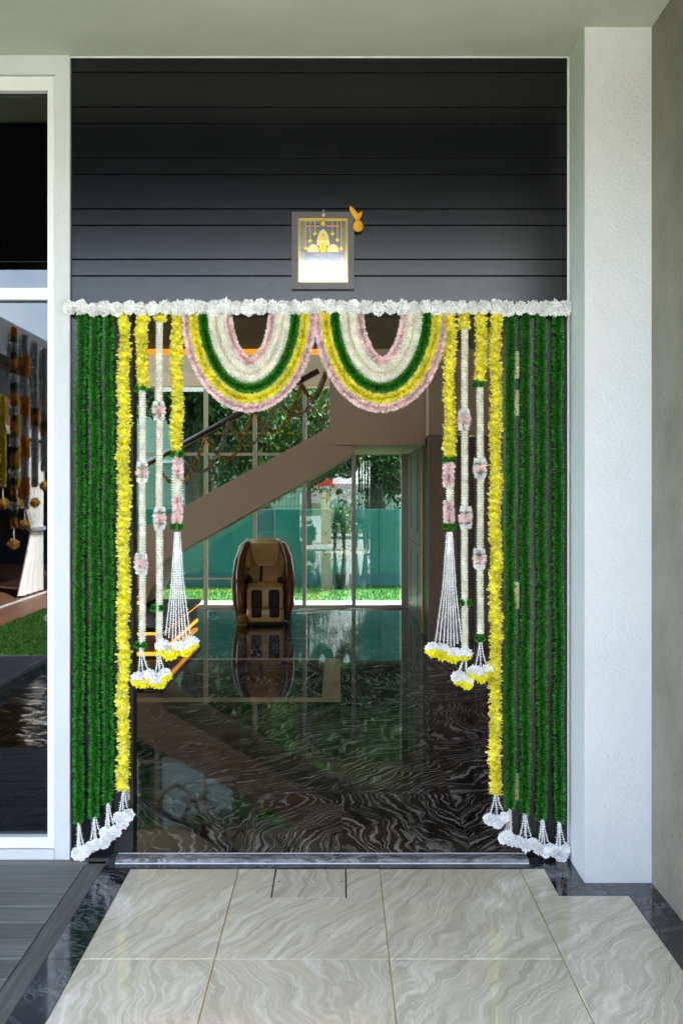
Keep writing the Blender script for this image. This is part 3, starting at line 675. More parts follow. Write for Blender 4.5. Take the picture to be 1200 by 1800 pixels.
def grass(n, x0, x1, y0, y1, h):
    mb = MB(); xs = rng.uniform(x0, x1, n); ys_ = rng.uniform(y0, y1, n); a = rng.uniform(0, 6.28, n); hh = h*rng.uniform(.6, 1.3, n); lx = rng.normal(0, .4, n)*h; ly = rng.normal(0, .4, n)*h
    w = .006
    for i in range(n):
        dx, dy = math.cos(a[i])*w, math.sin(a[i])*w
        mb.add([(xs[i]-dx, ys_[i]-dy, -.012), (xs[i]+dx, ys_[i]+dy, -.012), (xs[i]+lx[i], ys_[i]+ly[i], hh[i]-.012)], [(0, 1, 2)], 0, [0, 0, 1.0])
    return mb
link('grass', grass(22000, -5, 4, 15.0, 17.4, .035), M['grass'], kind='stuff')
# teal fence
M['teal'] = plain('teal_painted_panel', (.020, .145, .13), .3, .10, 2.5)
M['teal_dark'] = plain('teal_painted_kerb', (.03, .115, .125), .5, .10, 2.5)
fn = thing('garden_fence', 'smooth teal panel fence across the back lawn with wire mesh above', 'fence', (0, 17.45, 0))
ZFc = PZ(895, 17.45)
xs = [-7, -5.2, -3.4, -1.48, -1.12, .7, 2.5, 4.3, 6.1]
for i, (a, c) in enumerate(zip(xs, xs[1:])):
    b = MB(); b.box(a+.006, c-.006, 17.45+(.05 if i == 3 else 0), 17.53, .20, ZFc+.0, ch=.004); link('panel', b, M['teal_dark'] if i == 3 else M['teal'], fn)  # one narrow panel darker and set back, standing for a reflection
b = MB(); b.box(-7, 6.1, 17.43, 17.55, -.05, .198, ch=.004); link('kerb', b, M['teal_dark'], fn)
b = MB()
for k in range(150):
    x = -7+.07*k; b.box(x-.003, x+.003, 17.50, 17.506, ZFc, ZFc+.75)
for k in range(6): b.box(-7, 3.5, 17.494, 17.500, ZFc+.05+.13*k, ZFc+.056+.13*k)
link('wire_mesh', b, M['black'], fn, kind='stuff')
# trees
def make_tree(name, label, mat, r, h, nleaf, leaf, blobs, group, cat='tree'):
    rt = thing(name, label, cat, (0, 0, 0), group)
    tb = MB(); tb.tube([(0, 0, -.1), (.05, .03, h*.25), (-.04, .05, h*.5), (.06, 0, h*.72)], [r*.10, r*.075, r*.055, r*.03], 7)
    cs = []
    for k in range(blobs):
        q = random.uniform(0, 2*PI); rr = r*math.sqrt(random.random())*.75; z = h*random.uniform(.38, .95); c = Vector((rr*math.cos(q), rr*math.sin(q), z)); cs.append((c, r*random.uniform(.28, .48)))
        tb.tube([(0, .03, h*random.uniform(.3, .6)), c*.6+Vector((0, 0, h*.25)), c], [r*.04, r*.025, r*.01], 5)
    link('trunk', tb, M['bark'], rt, smooth=True)
    lb = MB()
    for i in range(nleaf):
        c, cr_ = random.choice(cs); d = Vector((random.gauss(0, 1), random.gauss(0, 1), random.gauss(0, .8))).normalized()*cr_*(random.random()**.45); p = c+d
        ax = Vector((random.gauss(0, 1), random.gauss(0, 1), random.gauss(-.5, .7))).normalized(); s_ = ax.cross(Vector((random.gauss(0, 1), random.gauss(0, 1), random.gauss(0, 1)))).normalized(); L = leaf*random.uniform(.6, 1.3)
        dr = Vector((0, 0, -.12*L))
        lb.add([p, p+ax*L*.5+s_*L*.22, p+ax*L+dr, p+ax*L*.5-s_*L*.22], [(0, 1, 2), (0, 2, 3)], 0, [0.2, .55, .9, .55])
    link('crown', lb, mat, rt); return rt
bg = 'trees beyond the teal garden fence'
t1 = make_tree('garden_tree', 'dense dark tree rising behind the left part of the stair window', M['leaf_dark'], 2.0, 5.2, 6500, .19, 16, bg); t1.location = (-2.9, 19.6, 0)
t2 = make_tree('garden_tree', 'lighter green tree close behind the wire mesh above the handrail', M['leaf_light'], 1.6, 4.3, 5000, .15, 14, bg); t2.location = (-1.6, 21.6, 0)
t3 = make_tree('garden_tree', 'dark tree filling the right hand rear window panes', M['leaf_dark'], 1.9, 4.4, 6500, .14, 16, bg); t3.location = (.75, 19.4, 0)
for lab, src, loc, rz, sc in (('dark tree standing right of the glossy potted tree', t3, (2.4, 20.4, 0), 1.3, 1.05), ('tall dark tree at the far left beyond the stair', t1, (-5.4, 20.6, 0), 2.2, 1.15),
        ('bushy low tree between fence and pale neighbour house', t2, (-.5, 23.5, -.3), 3.0, 1.5), ('far dark tree at the back of the garden plot', t1, (-3.4, 25.5, 0), 4.0, 1.9), ('far light tree behind the right rear panes', t2, (2.6, 26, 0), 5.0, 1.5), ('far dark tree right of the pale neighbour house', t3, (.9, 25, 0), 2.0, 1.3)):
    copy_tree(src, loc, rz, sc, lab, bg)
nb = thing('neighbour_house', 'pale green neighbour house glimpsed between the garden trees', 'house', (-3, 31, 0))
M['pale_green'] = plain('pale_green_render', (.26, .36, .28), .8, .06, 2)
b = MB(); b.box(-12, 5, 31, 36, 0, 9.0); link('wall', b, M['pale_green'], nb)
b = MB(); b.prism([(-12.5, 9.0), (5.5, 9.0), (4.5, 10.2), (-11.5, 10.2)], 30.5, 36.5); link('roof', b, M['in_ceil'], nb)
for x in (-8, -5, -2, 1):
    for zz in (2.9, 6.2):
        b = MB(); b.box(x, x+1.2, 30.96, 31.0, zz, zz+1.1); wf = link('window', b, M['frame_white'], nb)
        b = MB(); b.box(x+.08, x+1.12, 30.94, 30.955, zz+.08, zz+1.02); link('pane', b, M['black'], wf)
b = MB(); b.box(-12, 5, 30.9, 31, 2.55, 2.63); link('ledge', b, M['frame_white'], nb)
# potted tree by the fence
pt = thing('potted_tree', 'slender glossy leaved tree in dark pot before the teal fence', 'tree', (PX(602, 16.9), 16.9, 0))
px0 = PX(602, 16.9)
b = MB(); b.tube([(px0, 16.9, -.02), (px0, 16.9, .0), (px0, 16.9, .24), (px0, 16.9, .25)], [.08, .10, .13, .13], 12); link('pot', b, M['black'], pt)
b = MB(); b.tube([(px0, 16.9, .2), (px0+.02, 16.9, .6), (px0-.01, 16.9, 1.2)], [.022, .018, .008], 6); link('trunk', b, M['bark'], pt)
lb = MB()
for i in range(420):
    p = Vector((px0+random.gauss(0, .10), 16.9+random.gauss(0, .10), random.uniform(.5, 1.38)))
    ax = Vector((random.gauss(0, 1), random.gauss(0, 1), random.gauss(-.2, .6))).normalized(); s_ = ax.cross(Vector((random.gauss(0, 1), random.gauss(0, 1), random.gauss(0, 1)))).normalized(); L = random.uniform(.07, .14)
    lb.add([p, p+ax*L*.5+s_*L*.25, p+ax*L, p+ax*L*.5-s_*L*.25], [(0, 1, 2), (0, 2, 3)], 0, [.2, .55, .9, .55])
link('foliage', lb, M['leaf_dark'], pt, kind='stuff')

# ------------------------------------------------------------------ in front of the house: what the glass reflects
dv = thing('front_paving', None, None, (0, -6, 0), kind='structure')
M['drive'] = plain('light_drive_paving', (.42, .41, .39), .75, .12, 2, .15, 60)
for i in range(5):
    for j in range(8):
        b = MB(); x = -1.0+1.5*i; y = -.5-1.5*j; b.box(x+.004, x+1.496, y-1.496, y-.004, -.055, -.004); link('slab', b, M['drive'], dv)
# pool
pl = thing('pool', None, None, (-2, 0, 0), kind='structure')
M['pool_tile'] = plain('dark_pool_tile', (.012, .028, .026), .4, .3, 9)
M['coping'] = plain('grey_coping', (.10, .105, .11), .6, .12, 4, .2, 60)
b = MB(); b.box(PXa, PXb, PYa, PYb, -1.3, -1.2); b.box(PXa-.1, PXa, PYa, PYb, -1.3, -.06); b.box(PXb, PXb+.1, PYa, PYb, -1.3, -.06); b.box(PXa, PXb, PYa-.1, PYa, -1.3, -.06); b.box(PXa, PXb, PYb, PYb+.1, -1.3, -.13); link('basin', b, M['pool_tile'], pl)
b = MB(); b.box(-4.6, PXa-.0, -1.05, 2.59, -.06, -.002, ch=.01); link('coping', b, M['coping'], pl)
b = MB(); b.box(-1.2, XD-.002, PYa, 2.6, -.06, -.002); link('coping', b, M['coping'], pl)
t = NT('pool_water'); w = t.noise(t.vmath('MULTIPLY', t.pos, (1.0, 1.7, 1)), 3.2, 2, .45, .8)
t.set(Base_Color=(.006, .016, .014), Roughness=.02, Specular_IOR_Level=.6); t.bump(w.outputs['Fac'], .4, .05); M['water'] = t.mat
b = MB(); b.add([(PXa, PYa, -.10), (PXb, PYa, -.10), (PXb, PYb, -.10), (PXa, PYb, -.10)], [(0, 1, 2, 3)]); link('water', b, M['water'], kind='structure')
b = MB(); b.box(-4.1, -1.0, -14, -2.72, -.055, -.010); b.box(-4.1, PXa-.101, -2.719, -1.06, -.055, -.010); link('front_lawn', b, M['turf'], kind='structure')
gm = grass(14000, -4.1, -2.9, -8, -1.1, .035); gm2 = grass(8000, -2.9, -1.1, -8, -2.75, .035)
link('grass', gm, M['grass'], kind='stuff'); link('grass', gm2, M['grass'], kind='stuff')
b = MB()
for i in range(500):
    a = random.uniform(0, 6.28); r = math.sqrt(random.random()); b.ball((-3.55+.28*r*math.cos(a), -4.6+1.0*r*math.sin(a), .0), random.uniform(.012, .03), 5, 3)
M['pebble'] = plain('grey_pebbles', (.35, .35, .36), .8, .3, 20); link('pebbles', b, M['pebble'], kind='stuff')
# wing of the house across the pool
XV = -4.72
wg = thing('house_wing', 'house wing across the pool seen mirrored in the left window', 'house', (XV, -6, 0))
M['wing_dark'] = plain('wing_grey_render', (.10, .11, .12), .7, .1, 3)
M['blind'] = plain('red_brown_blind', (.20, .06, .04), .7, .2, 12, streak=(1, 1, 30))
M['in_timber'] = plain('brown_deck_timber', (.20, .10, .055), .5, .2, 6, streak=(9, 1, 1))
b = MB(); b.box(XV-.5, XV+.25, -14, -2.2, 3.45, 3.95, ch=.01); link('fascia', b, M['wing_dark'], wg)
b = MB(); b.box(XV-4, XV-.05, -14, -2.2, 3.0, 3.44); link('upper_wall', b, M['wing_dark'], wg)
b = MB(); b.box(XV-.08, XV-.02, -14, -2.2, 2.58, 2.995); link('blind', b, M['blind'], wg)
b = MB(); b.box(XV-.1, XV+.04, -14, -2.2, 2.46, 2.575); link('beam', b, M['frame_white'], wg)
b = MB(); b.box(XV-4, XV-3.9, -14, -2.2, 0, 3); b.box(XV-4, XV, -14.1, -14, 0, 3.4); b.box(XV-4, XV, -2.3, -2.2, 0, 3.4); link('room_wall', b, M['dark_room'], wg)
b = MB(); b.box(XV-4, XV-.06, -14, -2.2, -.05, .0); b.box(XV+.002, -4.1, -14, -1.06, -.05, .0); link('timber_floor', b, M['in_timber'], wg)
b = MB(); b.box(XV-.055, XV-.0, -14, -2.2, -.05, .012); link('door_track', b, M['frame_white'], wg)
for yv in (-3.3, -7.75, -10.2):
    b = MB(); b.box(XV-.06, XV+.02, yv-.07, yv, .013, 2.45); link('mullion', b, M['frame_white'], wg)
b = MB(); b.box(XV-.035, XV-.025, -10.13, -7.83, .02, 2.45); link('pane', b, M['window_pane'], wg)
# tied curtain
t = NT('white_curtain'); t.set(Base_Color=(.84, .82, .79), Roughness=.85); M['curtain'] = t.mat
cu = thing('curtain', 'white tied back curtain reflected in the lower window pane', 'curtain', (XV-.15, -7.1, 0))
b = MB(); nz, ny = 26, 40; vs = []
for j in range(nz+1):
    z = .03+2.4*j/nz; f = z/2.45
    wd = (.60-.33*min(1, f/.42) if f < .42 else .27+.40*((f-.42)/.58)**.7)
    for i in range(ny+1):
        u = i/ny; vs.append((XV-.16+.05*math.sin(u*ny*.62+.6*math.sin(z*1.3))*(.4+wd), -7.60+u*wd*2.0, z))
b.add(vs, [(j*(ny+1)+i, j*(ny+1)+i+1, (j+1)*(ny+1)+i+1, (j+1)*(ny+1)+i) for j in range(nz) for i in range(ny)])
link('cloth', b, M['curtain'], cu, smooth=True)
b = MB(); b.box(XV-.22, XV-.09, -7.61, -7.05, 1.0, 1.07, ch=.01); link('tie_band', b, plain('grey_band', (.4, .38, .42), .8), cu)
# ------------------------------------------------------------------ shared flower meshes
YG = 4.370
fl_y = []
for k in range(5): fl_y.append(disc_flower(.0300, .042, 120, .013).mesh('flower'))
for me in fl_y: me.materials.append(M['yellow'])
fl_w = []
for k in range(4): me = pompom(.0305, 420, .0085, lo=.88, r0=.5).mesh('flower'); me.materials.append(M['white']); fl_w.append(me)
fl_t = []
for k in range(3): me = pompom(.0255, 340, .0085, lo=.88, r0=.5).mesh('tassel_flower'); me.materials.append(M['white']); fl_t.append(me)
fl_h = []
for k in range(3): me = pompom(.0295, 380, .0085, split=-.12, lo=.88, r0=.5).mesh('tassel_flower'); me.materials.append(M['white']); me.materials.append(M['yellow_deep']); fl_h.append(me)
def put_flower(name, me, pos, parent, sc=1.0, tilt=.3, free=True):
    o = link(name, me, None, parent)
    o.location = pos
    o.rotation_euler = (random.uniform(-tilt, tilt), random.uniform(-tilt, tilt), random.uniform(0, 6.28)) if not free else tuple(random.uniform(0, 6.28) for _ in range(3))
    s = sc*random.uniform(.92, 1.08); o.scale = (s, s, s); return o
# row of white flowers
wr = thing('white_flower_garland', 'long row of round white flowers hanging across the door head', 'garland', P(560, 541, 4.345))
x = 123.0; i = 0
while x < 995:
    yv = 542.5-2.5*math.sin(PI*(x-120)/880)+random.uniform(-2.2, 2.2)
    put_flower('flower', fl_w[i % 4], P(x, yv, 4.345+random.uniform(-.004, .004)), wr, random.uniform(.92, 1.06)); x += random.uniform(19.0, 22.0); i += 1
put_flower('flower', fl_w[0], P(992, 542, 4.345), wr)
b = MB(); b.tube([P(118, 541, 4.362), P(560, 539, 4.362), P(998, 541, 4.362)], .006, 6); link('cord', b, M['cream'], wr)

def strings(parent, x0, y0, ends, Y, n_extra=0):
    for (ex, ey) in ends:
        mid = ((x0+ex)/2+(ex-x0)*.08, (y0+ey)/2)
        xs0 = x0+(ex-x0)*.16+random.uniform(-1.2, 1.2)
        link('string', thread([P(xs0, y0-3, Y), P(xs0+(mid[0]-xs0)*.75, mid[1], Y), P(ex, ey, Y)]), M['white'], parent)
# ---- green tinsel garlands
gg = 'green tinsel garlands beside the doorway'
def green(px, px2, y1, tass, label):
    o = thing('green_tinsel_garland', label, 'garland', P(px, 552, YG), gg)
    n = 30; ph = random.uniform(0, 9)
    path = [P(px+(px2-px)*i/n+1.1*math.sin(ph+i*.7)*(1 if i else 0)+random.uniform(-.5, .5), 548+(y1-550)*i/n, YG) for i in range(n+1)]
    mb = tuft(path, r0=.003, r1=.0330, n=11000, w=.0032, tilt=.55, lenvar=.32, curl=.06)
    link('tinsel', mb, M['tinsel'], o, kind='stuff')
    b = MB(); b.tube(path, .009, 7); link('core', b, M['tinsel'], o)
    fls, = tass,
    strings(o, px2, y1, [(fx*.75+px2*.25, fy-12) for fx, fy in fls for _ in (0,)]+[(px2, fls[0][1]-10)], YG-.004)
    for fx, fy in fls: put_flower('tassel_flower', random.choice(fl_t), P(fx, fy, YG-.006), o, .98)
green(143, 138, 1447, [(136, 1500), (150, 1496), (143, 1503)], 'green tinsel garland nearest the white window, leftmost of all')
green(167, 166, 1438, [(158, 1489), (170, 1484), (183, 1481)], 'green tinsel garland second from the white window')
green(191, 190, 1413, [(185, 1464), (203, 1461), (194, 1467)], 'green tinsel garland next to the left long yellow garland')
green(897, 896, 1423, [(885, 1473), (899, 1477), (891, 1470)], 'green tinsel garland next to the right long yellow garland')
green(924, 922, 1431, [(911, 1480), (925, 1486), (936, 1483)], 'green tinsel garland second from the right yellow garland')
green(951, 952, 1440, [(945, 1491), (958, 1497), (966, 1492)], 'green tinsel garland second from the pale pillar')
green(979, 982, 1446, [(976, 1497), (986, 1506), (995, 1494)], 'green tinsel garland nearest the pale pillar, rightmost of all')

# ---- pieces of the mixed garlands
def yellow_run(parent, px, y0, y1, Y=YG, wob=1.4, px2=None):
    n = max(1, round((y1-y0)/13.5)); ph = random.uniform(0, 9)
    for i in range(n):
        yv = y0+(y1-y0)*(i+.5)/n; xx = px+((px2 or px)-px)*i/n+wob*math.sin(ph+i*.6)+random.uniform(-.7, .7)
        put_flower('flower', fl_y[random.randrange(5)], P(xx, yv, Y), parent, random.uniform(.94, 1.08), .22, free=False)
def cream_run(parent, px, y0, y1, hw=6.8, Y=YG):
    vp = vpath(px, y0, y1, Y, .6); jb = MB(); jb.tube(vp, hw*Y/FPX*.72, 9); jb.t = [.3]*len(jb.v)
    link('jasmine_row', jasmine(vp, .004, hw*Y/FPX*1.14, .0115, 9, .0040, mb=jb), M['cream'], parent, kind='stuff')
def pink_run(parent, px, y0, y1, hw=12, Y=YG):
    link('pink_sleeve', tuft(vpath(px, y0, y1, Y, .4, 8), .003, hw*Y/FPX*1.03, int((y1-y0)*15), .0085, tilt=.6, lenvar=.3), M['pink'], parent, kind='stuff')
def knot(parent, px, y, hw=14, Y=YG-.006):
    mb = tuft([P(px-hw*.62, y-1, Y), P(px-hw*.3, y, Y)], .002, .020, 420, .004, tilt=.7, lenvar=.35)
    tuft([P(px+hw*.3, y, Y), P(px+hw*.62, y-1, Y)], .002, .020, 420, .004, tilt=.7, lenvar=.35, mb=mb)
    link('leaf_knot', mb, M['tinsel'], parent, kind='stuff')
def pink_ball(parent, px, y, hw=15, hh=12, leaves=True, Y=YG-.004):
    link('pink_tuft', tuft([P(px, y-hh*.45, Y), P(px, y+hh*.45, Y)], .002, hw*Y/FPX*1.05, 360, .0085, tilt=.95, lenvar=.30), M['pink'], parent, kind='stuff')
    for s in (-1, 1):
        link('white_ruffle', tuft([P(px, y+s*hh*.95-1.5, Y), P(px, y+s*hh*.95+1.5, Y)], .003, (hw-2.5)*Y/FPX, 170, .0075, tilt=.55, lenvar=.2), M['white'], parent, kind='stuff')
        if leaves: link('leaf_ruffle', tuft([P(px, y+s*hh*.62-.7, Y), P(px, y+s*hh*.62+.7, Y)], .003, (hw-1.2)*Y/FPX, 60, .005, tilt=.2, lenvar=.2), M['tinsel'], parent, kind='stuff')
# long yellow garlands
for px, px2, y1, fls, lab in ((218.5, 217, 1388, [(209, 1437), (226, 1433), (216, 1446)], 'long yellow flower garland hanging down the left door post'), (870.5, 870, 1395, [(860, 1440), (874, 1445), (886, 1437)], 'long yellow flower garland hanging down the right side of doorway')):
    o = thing('yellow_flower_garland', lab, 'garland', P(px, 552, YG), 'long yellow garlands flanking the doorway')
    yellow_run(o, px, 550, y1, px2=px2)
    b = MB(); b.tube([P(px, 550, YG), P(px2, y1, YG)], .004, 5); link('cord', b, M['cream'], o)
    strings(o, px2, y1, [(fx*.8+px2*.2, fy-12) for fx, fy in fls], YG-.004)
    for fx, fy in fls: put_flower('tassel_flower', random.choice(fl_t), P(fx, fy, YG-.006), o)
gj = 'mixed yellow, cream and pink garlands'
def half_tassel(o, x0, y0, fls, ns=1, sc=1.0, Yo=.004):
    strings(o, x0, y0, [(fx*.85+x0*.15+random.uniform(-4, 4)*(k > 0), fy-12) for fx, fy in fls for k in range(ns)], YG-Yo)
    for fx, fy in fls:
        q = put_flower('tassel_flower', random.choice(fl_h), P(fx, fy, YG-Yo-.006+random.uniform(-.012, .004)), o, sc, .35, free=False)
# strand A (left and right)
o = thing('mixed_garland', 'cream garland with yellow top hanging next to left yellow strand', 'garland', P(250, 552, YG), gj)
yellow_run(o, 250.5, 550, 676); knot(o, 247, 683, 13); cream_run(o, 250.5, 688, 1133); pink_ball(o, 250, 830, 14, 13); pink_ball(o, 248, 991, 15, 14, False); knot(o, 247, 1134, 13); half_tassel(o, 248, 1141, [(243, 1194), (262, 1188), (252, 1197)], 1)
o = thing('mixed_garland', 'cream garland with yellow top hanging next to right yellow strand', 'garland', P(843, 552, YG), gj)
yellow_run(o, 844, 550, 668); knot(o, 841, 676, 13); cream_run(o, 843.5, 683, 1114); pink_ball(o, 843, 823, 15, 13); pink_ball(o, 842, 982, 15, 13); knot(o, 843, 1122, 10); half_tassel(o, 843, 1132, [(834, 1182), (845, 1188), (856, 1180)], 1)
# strand B
o = thing('mixed_garland', 'slim cream garland with single yellow flower top left of doorway', 'garland', P(280, 552, YG), gj)
yellow_run(o, 281, 551, 567); cream_run(o, 280.5, 568, 1146); pink_ball(o, 279.5, 722, 14.5, 12); pink_ball(o, 281, 911, 14.5, 15); knot(o, 276.5, 1069, 15); half_tassel(o, 279, 1148, [(273, 1195), (290, 1187), (281, 1199)], 1)
o = thing('mixed_garland', 'slim cream garland with single yellow flower top right of doorway', 'garland', P(816, 552, YG), gj)
yellow_run(o, 815.5, 553, 576); cream_run(o, 816, 576, 1150); pink_ball(o, 815, 738, 15, 14, False); pink_ball(o, 818, 910, 15, 15); knot(o, 818, 1060, 14); half_tassel(o, 817, 1150, [(806, 1192), (820, 1200)], 2)
# strand C with the long white tassel
for px, s, lab in ((311, 1, 'yellow and pink garland ending in wide white tassel, left of swags'), (789.5, -1, 'yellow and pink garland ending in wide white tassel, right of swags')):
    o = thing('tassel_garland', lab, 'garland', P(px, 552, YG), gj)
    dy = 0 if s > 0 else 10
    yellow_run(o, px, 550, 792+dy); knot(o, px-1, 799+dy, 15); pink_run(o, px+1.5*s, 805+dy, 842+dy, 12.5 if s > 0 else 13.5); cream_run(o, px+.5, 840+dy, 874+dy, 11 if s > 0 else 7.5); pink_run(o, px+1*s, 872+dy, 917+dy*.2, 12.5); knot(o, px, 926, 15)
    if s > 0: ends = [(291, 1117), (297, 1122), (303, 1126), (309, 1128), (316, 1130), (322, 1126), (328, 1122), (334, 1114)]; fl = [(286, 1137), (299, 1147), (312, 1140), (325, 1141), (337, 1131)]
    else: ends = [(765, 1128), (772, 1131), (779, 1133), (786, 1135), (792, 1137), (798, 1136), (804, 1132), (811, 1130)]; fl = [(761, 1142), (778, 1146), (796, 1152), (817, 1150)]
    strings(o, px+1, 938, ends, YG-.008)
    for fx, fy in fl: put_flower('tassel_flower', random.choice(fl_h), P(fx, fy, YG-.016+random.uniform(-.008, .006)), o, 1.08, .4, free=False)
# ---- swags
def jas(path, r):
    jb = MB(); jb.tube(path, r*.74, 9); jb.t = [.3]*len(jb.v); return jasmine(path, .004, r*1.10, .0115, 10, .0042, mb=jb)
def swag(cx, label):
    o = thing('swag_garland', label, 'garland', P(cx, 552, YG), 'striped flower swags under the door head')
    def arc(w, d, p, Y, n=46, dx=0):
        out = []
        for i in range(n+1):
            a = PI*i/n; c_, s_ = math.cos(a), math.sin(a)
            out.append(P(cx+dx-math.copysign(abs(c_)**(2/p), c_)*w, 549+(d+3)*abs(s_)**(2/p), Y))
        return out
    k = YG/FPX
    link('pink_band', tuft(arc(111, 165, 2.0, YG-.004), .002, 11.0*k, 5200, .0085, tilt=.5, lenvar=.3), M['pink'], o, kind='stuff')
    link('yellow_band', tuft(arc(98, 149, 2.0, YG-.012), .002, 11.5*k, 4800, .0085, tilt=.5, lenvar=.3), M['yellow'], o, kind='stuff')
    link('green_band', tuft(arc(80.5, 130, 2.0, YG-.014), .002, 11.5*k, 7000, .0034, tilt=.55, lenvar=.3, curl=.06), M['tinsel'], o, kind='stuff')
    link('cream_band', jas(arc(66, 113, 1.95, YG-.010), 9.2*k), M['cream'], o, kind='stuff')
    link('cream_band', jas(arc(52, 98, 1.9, YG-.010, dx=1), 9.2*k), M['cream'], o, kind='stuff')
    bb = MB()
    A = arc(59, 105.5, 1.92, YG-.026, 110, .5)
    for q in A: bb.ball(q, .0032, 5, 4)
    link('bead_line', bb, M['bead'], o, kind='stuff')
    link('pink_band', tuft(arc(40, 84, 1.75, YG-.006, dx=2), .002, 10.5*k, 2600, .0085, tilt=.5, lenvar=.3), M['pink'], o, kind='stuff')
swag(438, 'left striped swag of pink, yellow, green and cream flowers'); swag(669.5, 'right striped swag of pink, yellow, green and cream flowers')

# ------------------------------------------------------------------ framed picture
YPc = YF
fp = thing('framed_picture', 'framed gold print of a lamp hung shrine above the doorway', 'picture', P(567, 442, YF-.012))
def q4(b, pts, y0, y1, m=0): b.prism(pts, y0, y1, m)
fx0, fx1, fz0, fz1 = FX(513), FX(622), FZ(510), FZ(375); ix0, ix1, iz0, iz1 = FX(524.5), FX(611), FZ(498), FZ(386)
M['pic_frame'] = plain('grey_brown_frame', (.075, .065, .068), .35, .1, 8, streak=(1, 1, 6))
for pts in ([(fx0, fz0), (fx1, fz0), (ix1, iz0), (ix0, iz0)], [(fx1, fz0), (fx1, fz1), (ix1, iz1), (ix1, iz0)], [(fx1, fz1), (fx0, fz1), (ix0, iz1), (ix1, iz1)], [(fx0, fz1), (fx0, fz0), (ix0, iz0), (ix0, iz1)]):
    cx_ = sum(p[0] for p in pts)/4; cz_ = sum(p[1] for p in pts)/4
    pts = [(cx_+(x-cx_)*.997, cz_+(z-cz_)*.997) for x, z in pts]
    b = MB(); b.prism(pts, YF-.024, YF-.004); link('frame_side', b, M['pic_frame'], fp)
t = NT('silver_foil'); n = t.noise(t.vmath('MULTIPLY', t.pos, (14, 1, 60)), 1.2, 5, .6, 1.0)
t.set(Base_Color=t.ramp(n.outputs['Fac'], [(.35, (.40, .41, .43)), (.5, (.56, .57, .6)), (.65, (.68, .69, .72))]), Metallic=.85, Roughness=.10); M['foil'] = t.mat
M['gold_foil'] = plain('gold_foil', (.85, .62, .03), .16, .1, 40, metal=.45)
M['pale_gold'] = plain('pale_gold_foil', (.80, .70, .30), .16, .12, 60, metal=.5)
M['red_print'] = plain('red_print', (.6, .16, .05), .3, .2, 40)
b = MB(); b.box(ix0, ix1, YF-.016, YF-.006, iz0, iz1); pr = link('print', b, M['foil'], fp)
pw, ph = ix1-ix0, iz1-iz0
def Q(u, v): return (ix0+u*pw, iz1-v*ph)
b = MB()
for k, (a, w_) in enumerate(((.0, .014), (.035, .010))):
    for (u0, v0, u1, v1) in ((a, a*.8, 1-a, a*.8+w_), (a, 1-a*.8-w_, 1-a, 1-a*.8), (a, a*.8+w_, a+w_, 1-a*.8-w_), (1-a-w_, a*.8+w_, 1-a, 1-a*.8-w_)):
        x0, z1 = Q(u0, v0); x1, z0 = Q(u1, v1); b.box(x0, x1, YF-.0168, YF-.0161, z0, z1)
for u in (.085, .115, .885, .915):
    for k in range(26):
        x, z = Q(u, .06+.034*k); b.box(x-.0008, x+.0008, YF-.0168, YF-.0161, z-.0012, z+.0012)
for u, v in ((.15, .46), (.24, .34), (.335, .23), (.69, .23), (.79, .33), (.865, .46)):
    x, z = Q(u, v); xt, zt_ = Q(u, .045); b.box(x-.0011, x+.0011, YF-.0168, YF-.0161, z+.012, zt_)
    b.prism([(x-.011, z), (x, z-.012), (x+.011, z), (x+.004, z+.003), (x, z+.013), (x-.004, z+.003)], YF-.0170, YF-.0161)
link('gold_lines', b, M['gold_foil'], pr)
b = MB()
def disc(u, v, ru, rv, a0=0, a1=2*PI, n=16): return [(ix0+(u+ru*math.cos(a0+(a1-a0)*i/n))*pw, iz1-(v-rv*math.sin(a0+(a1-a0)*i/n))*ph) for i in range(n+1)]
b.prism(disc(.5, .42, .13, .25, 0, PI, 18), YF-.0166, YF-.0161); b.prism(disc(.3, .52, .12, .12, 0, PI, 12), YF-.0166, YF-.0161); b.prism(disc(.7, .52, .12, .12, 0, PI, 12), YF-.0166, YF-.0161)
x0, z0 = Q(.18, .9); x1, z1 = Q(.82, .74); b.box(x0, x1, YF-.0166, YF-.0161, z0, z1)
link('shrine_shape', b, M['pale_gold'], pr)
b = MB()
x0, z0 = Q(.40, .34); x1, z1 = Q(.60, .31); b.box(x0, x1, YF-.0172, YF-.0167, z0, z1, 0)
b.prism(disc(.5, .46, .075, .075), YF-.0172, YF-.0167, 0); b.prism(disc(.5, .08, .05, .035), YF-.0172, YF-.0167, 0)
for u0, u1 in ((.17, .43), (.57, .82)):
    x0, z0 = Q(u0, .125); x1, z1 = Q(u1, .11); b.box(x0, x1, YF-.0170, YF-.0165, z0, z1, 1)
b.prism(disc(.5, .26, .03, .028), YF-.0174, YF-.0167, 1)
link('shrine_details', b, [M['gold_foil'], M['red_print']], pr, kind='stuff')
b = MB(); cx_, cz_ = FX(568.5), FZ(381)
pts = [(cx_+.005*math.cos(a), YF-.026, cz_+.005*math.sin(a)) for a in [2*PI*i/12 for i in range(13)]]; b.tube(pts, .0016, 6, cap=False)
b.tube([(cx_-.004, YF-.024, FZ(375)), (cx_, YF-.012, FZ(369)), (cx_+.004, YF-.024, FZ(375))], .0009, 5); link('hanging_ring', b, M['frame_white'], fp)
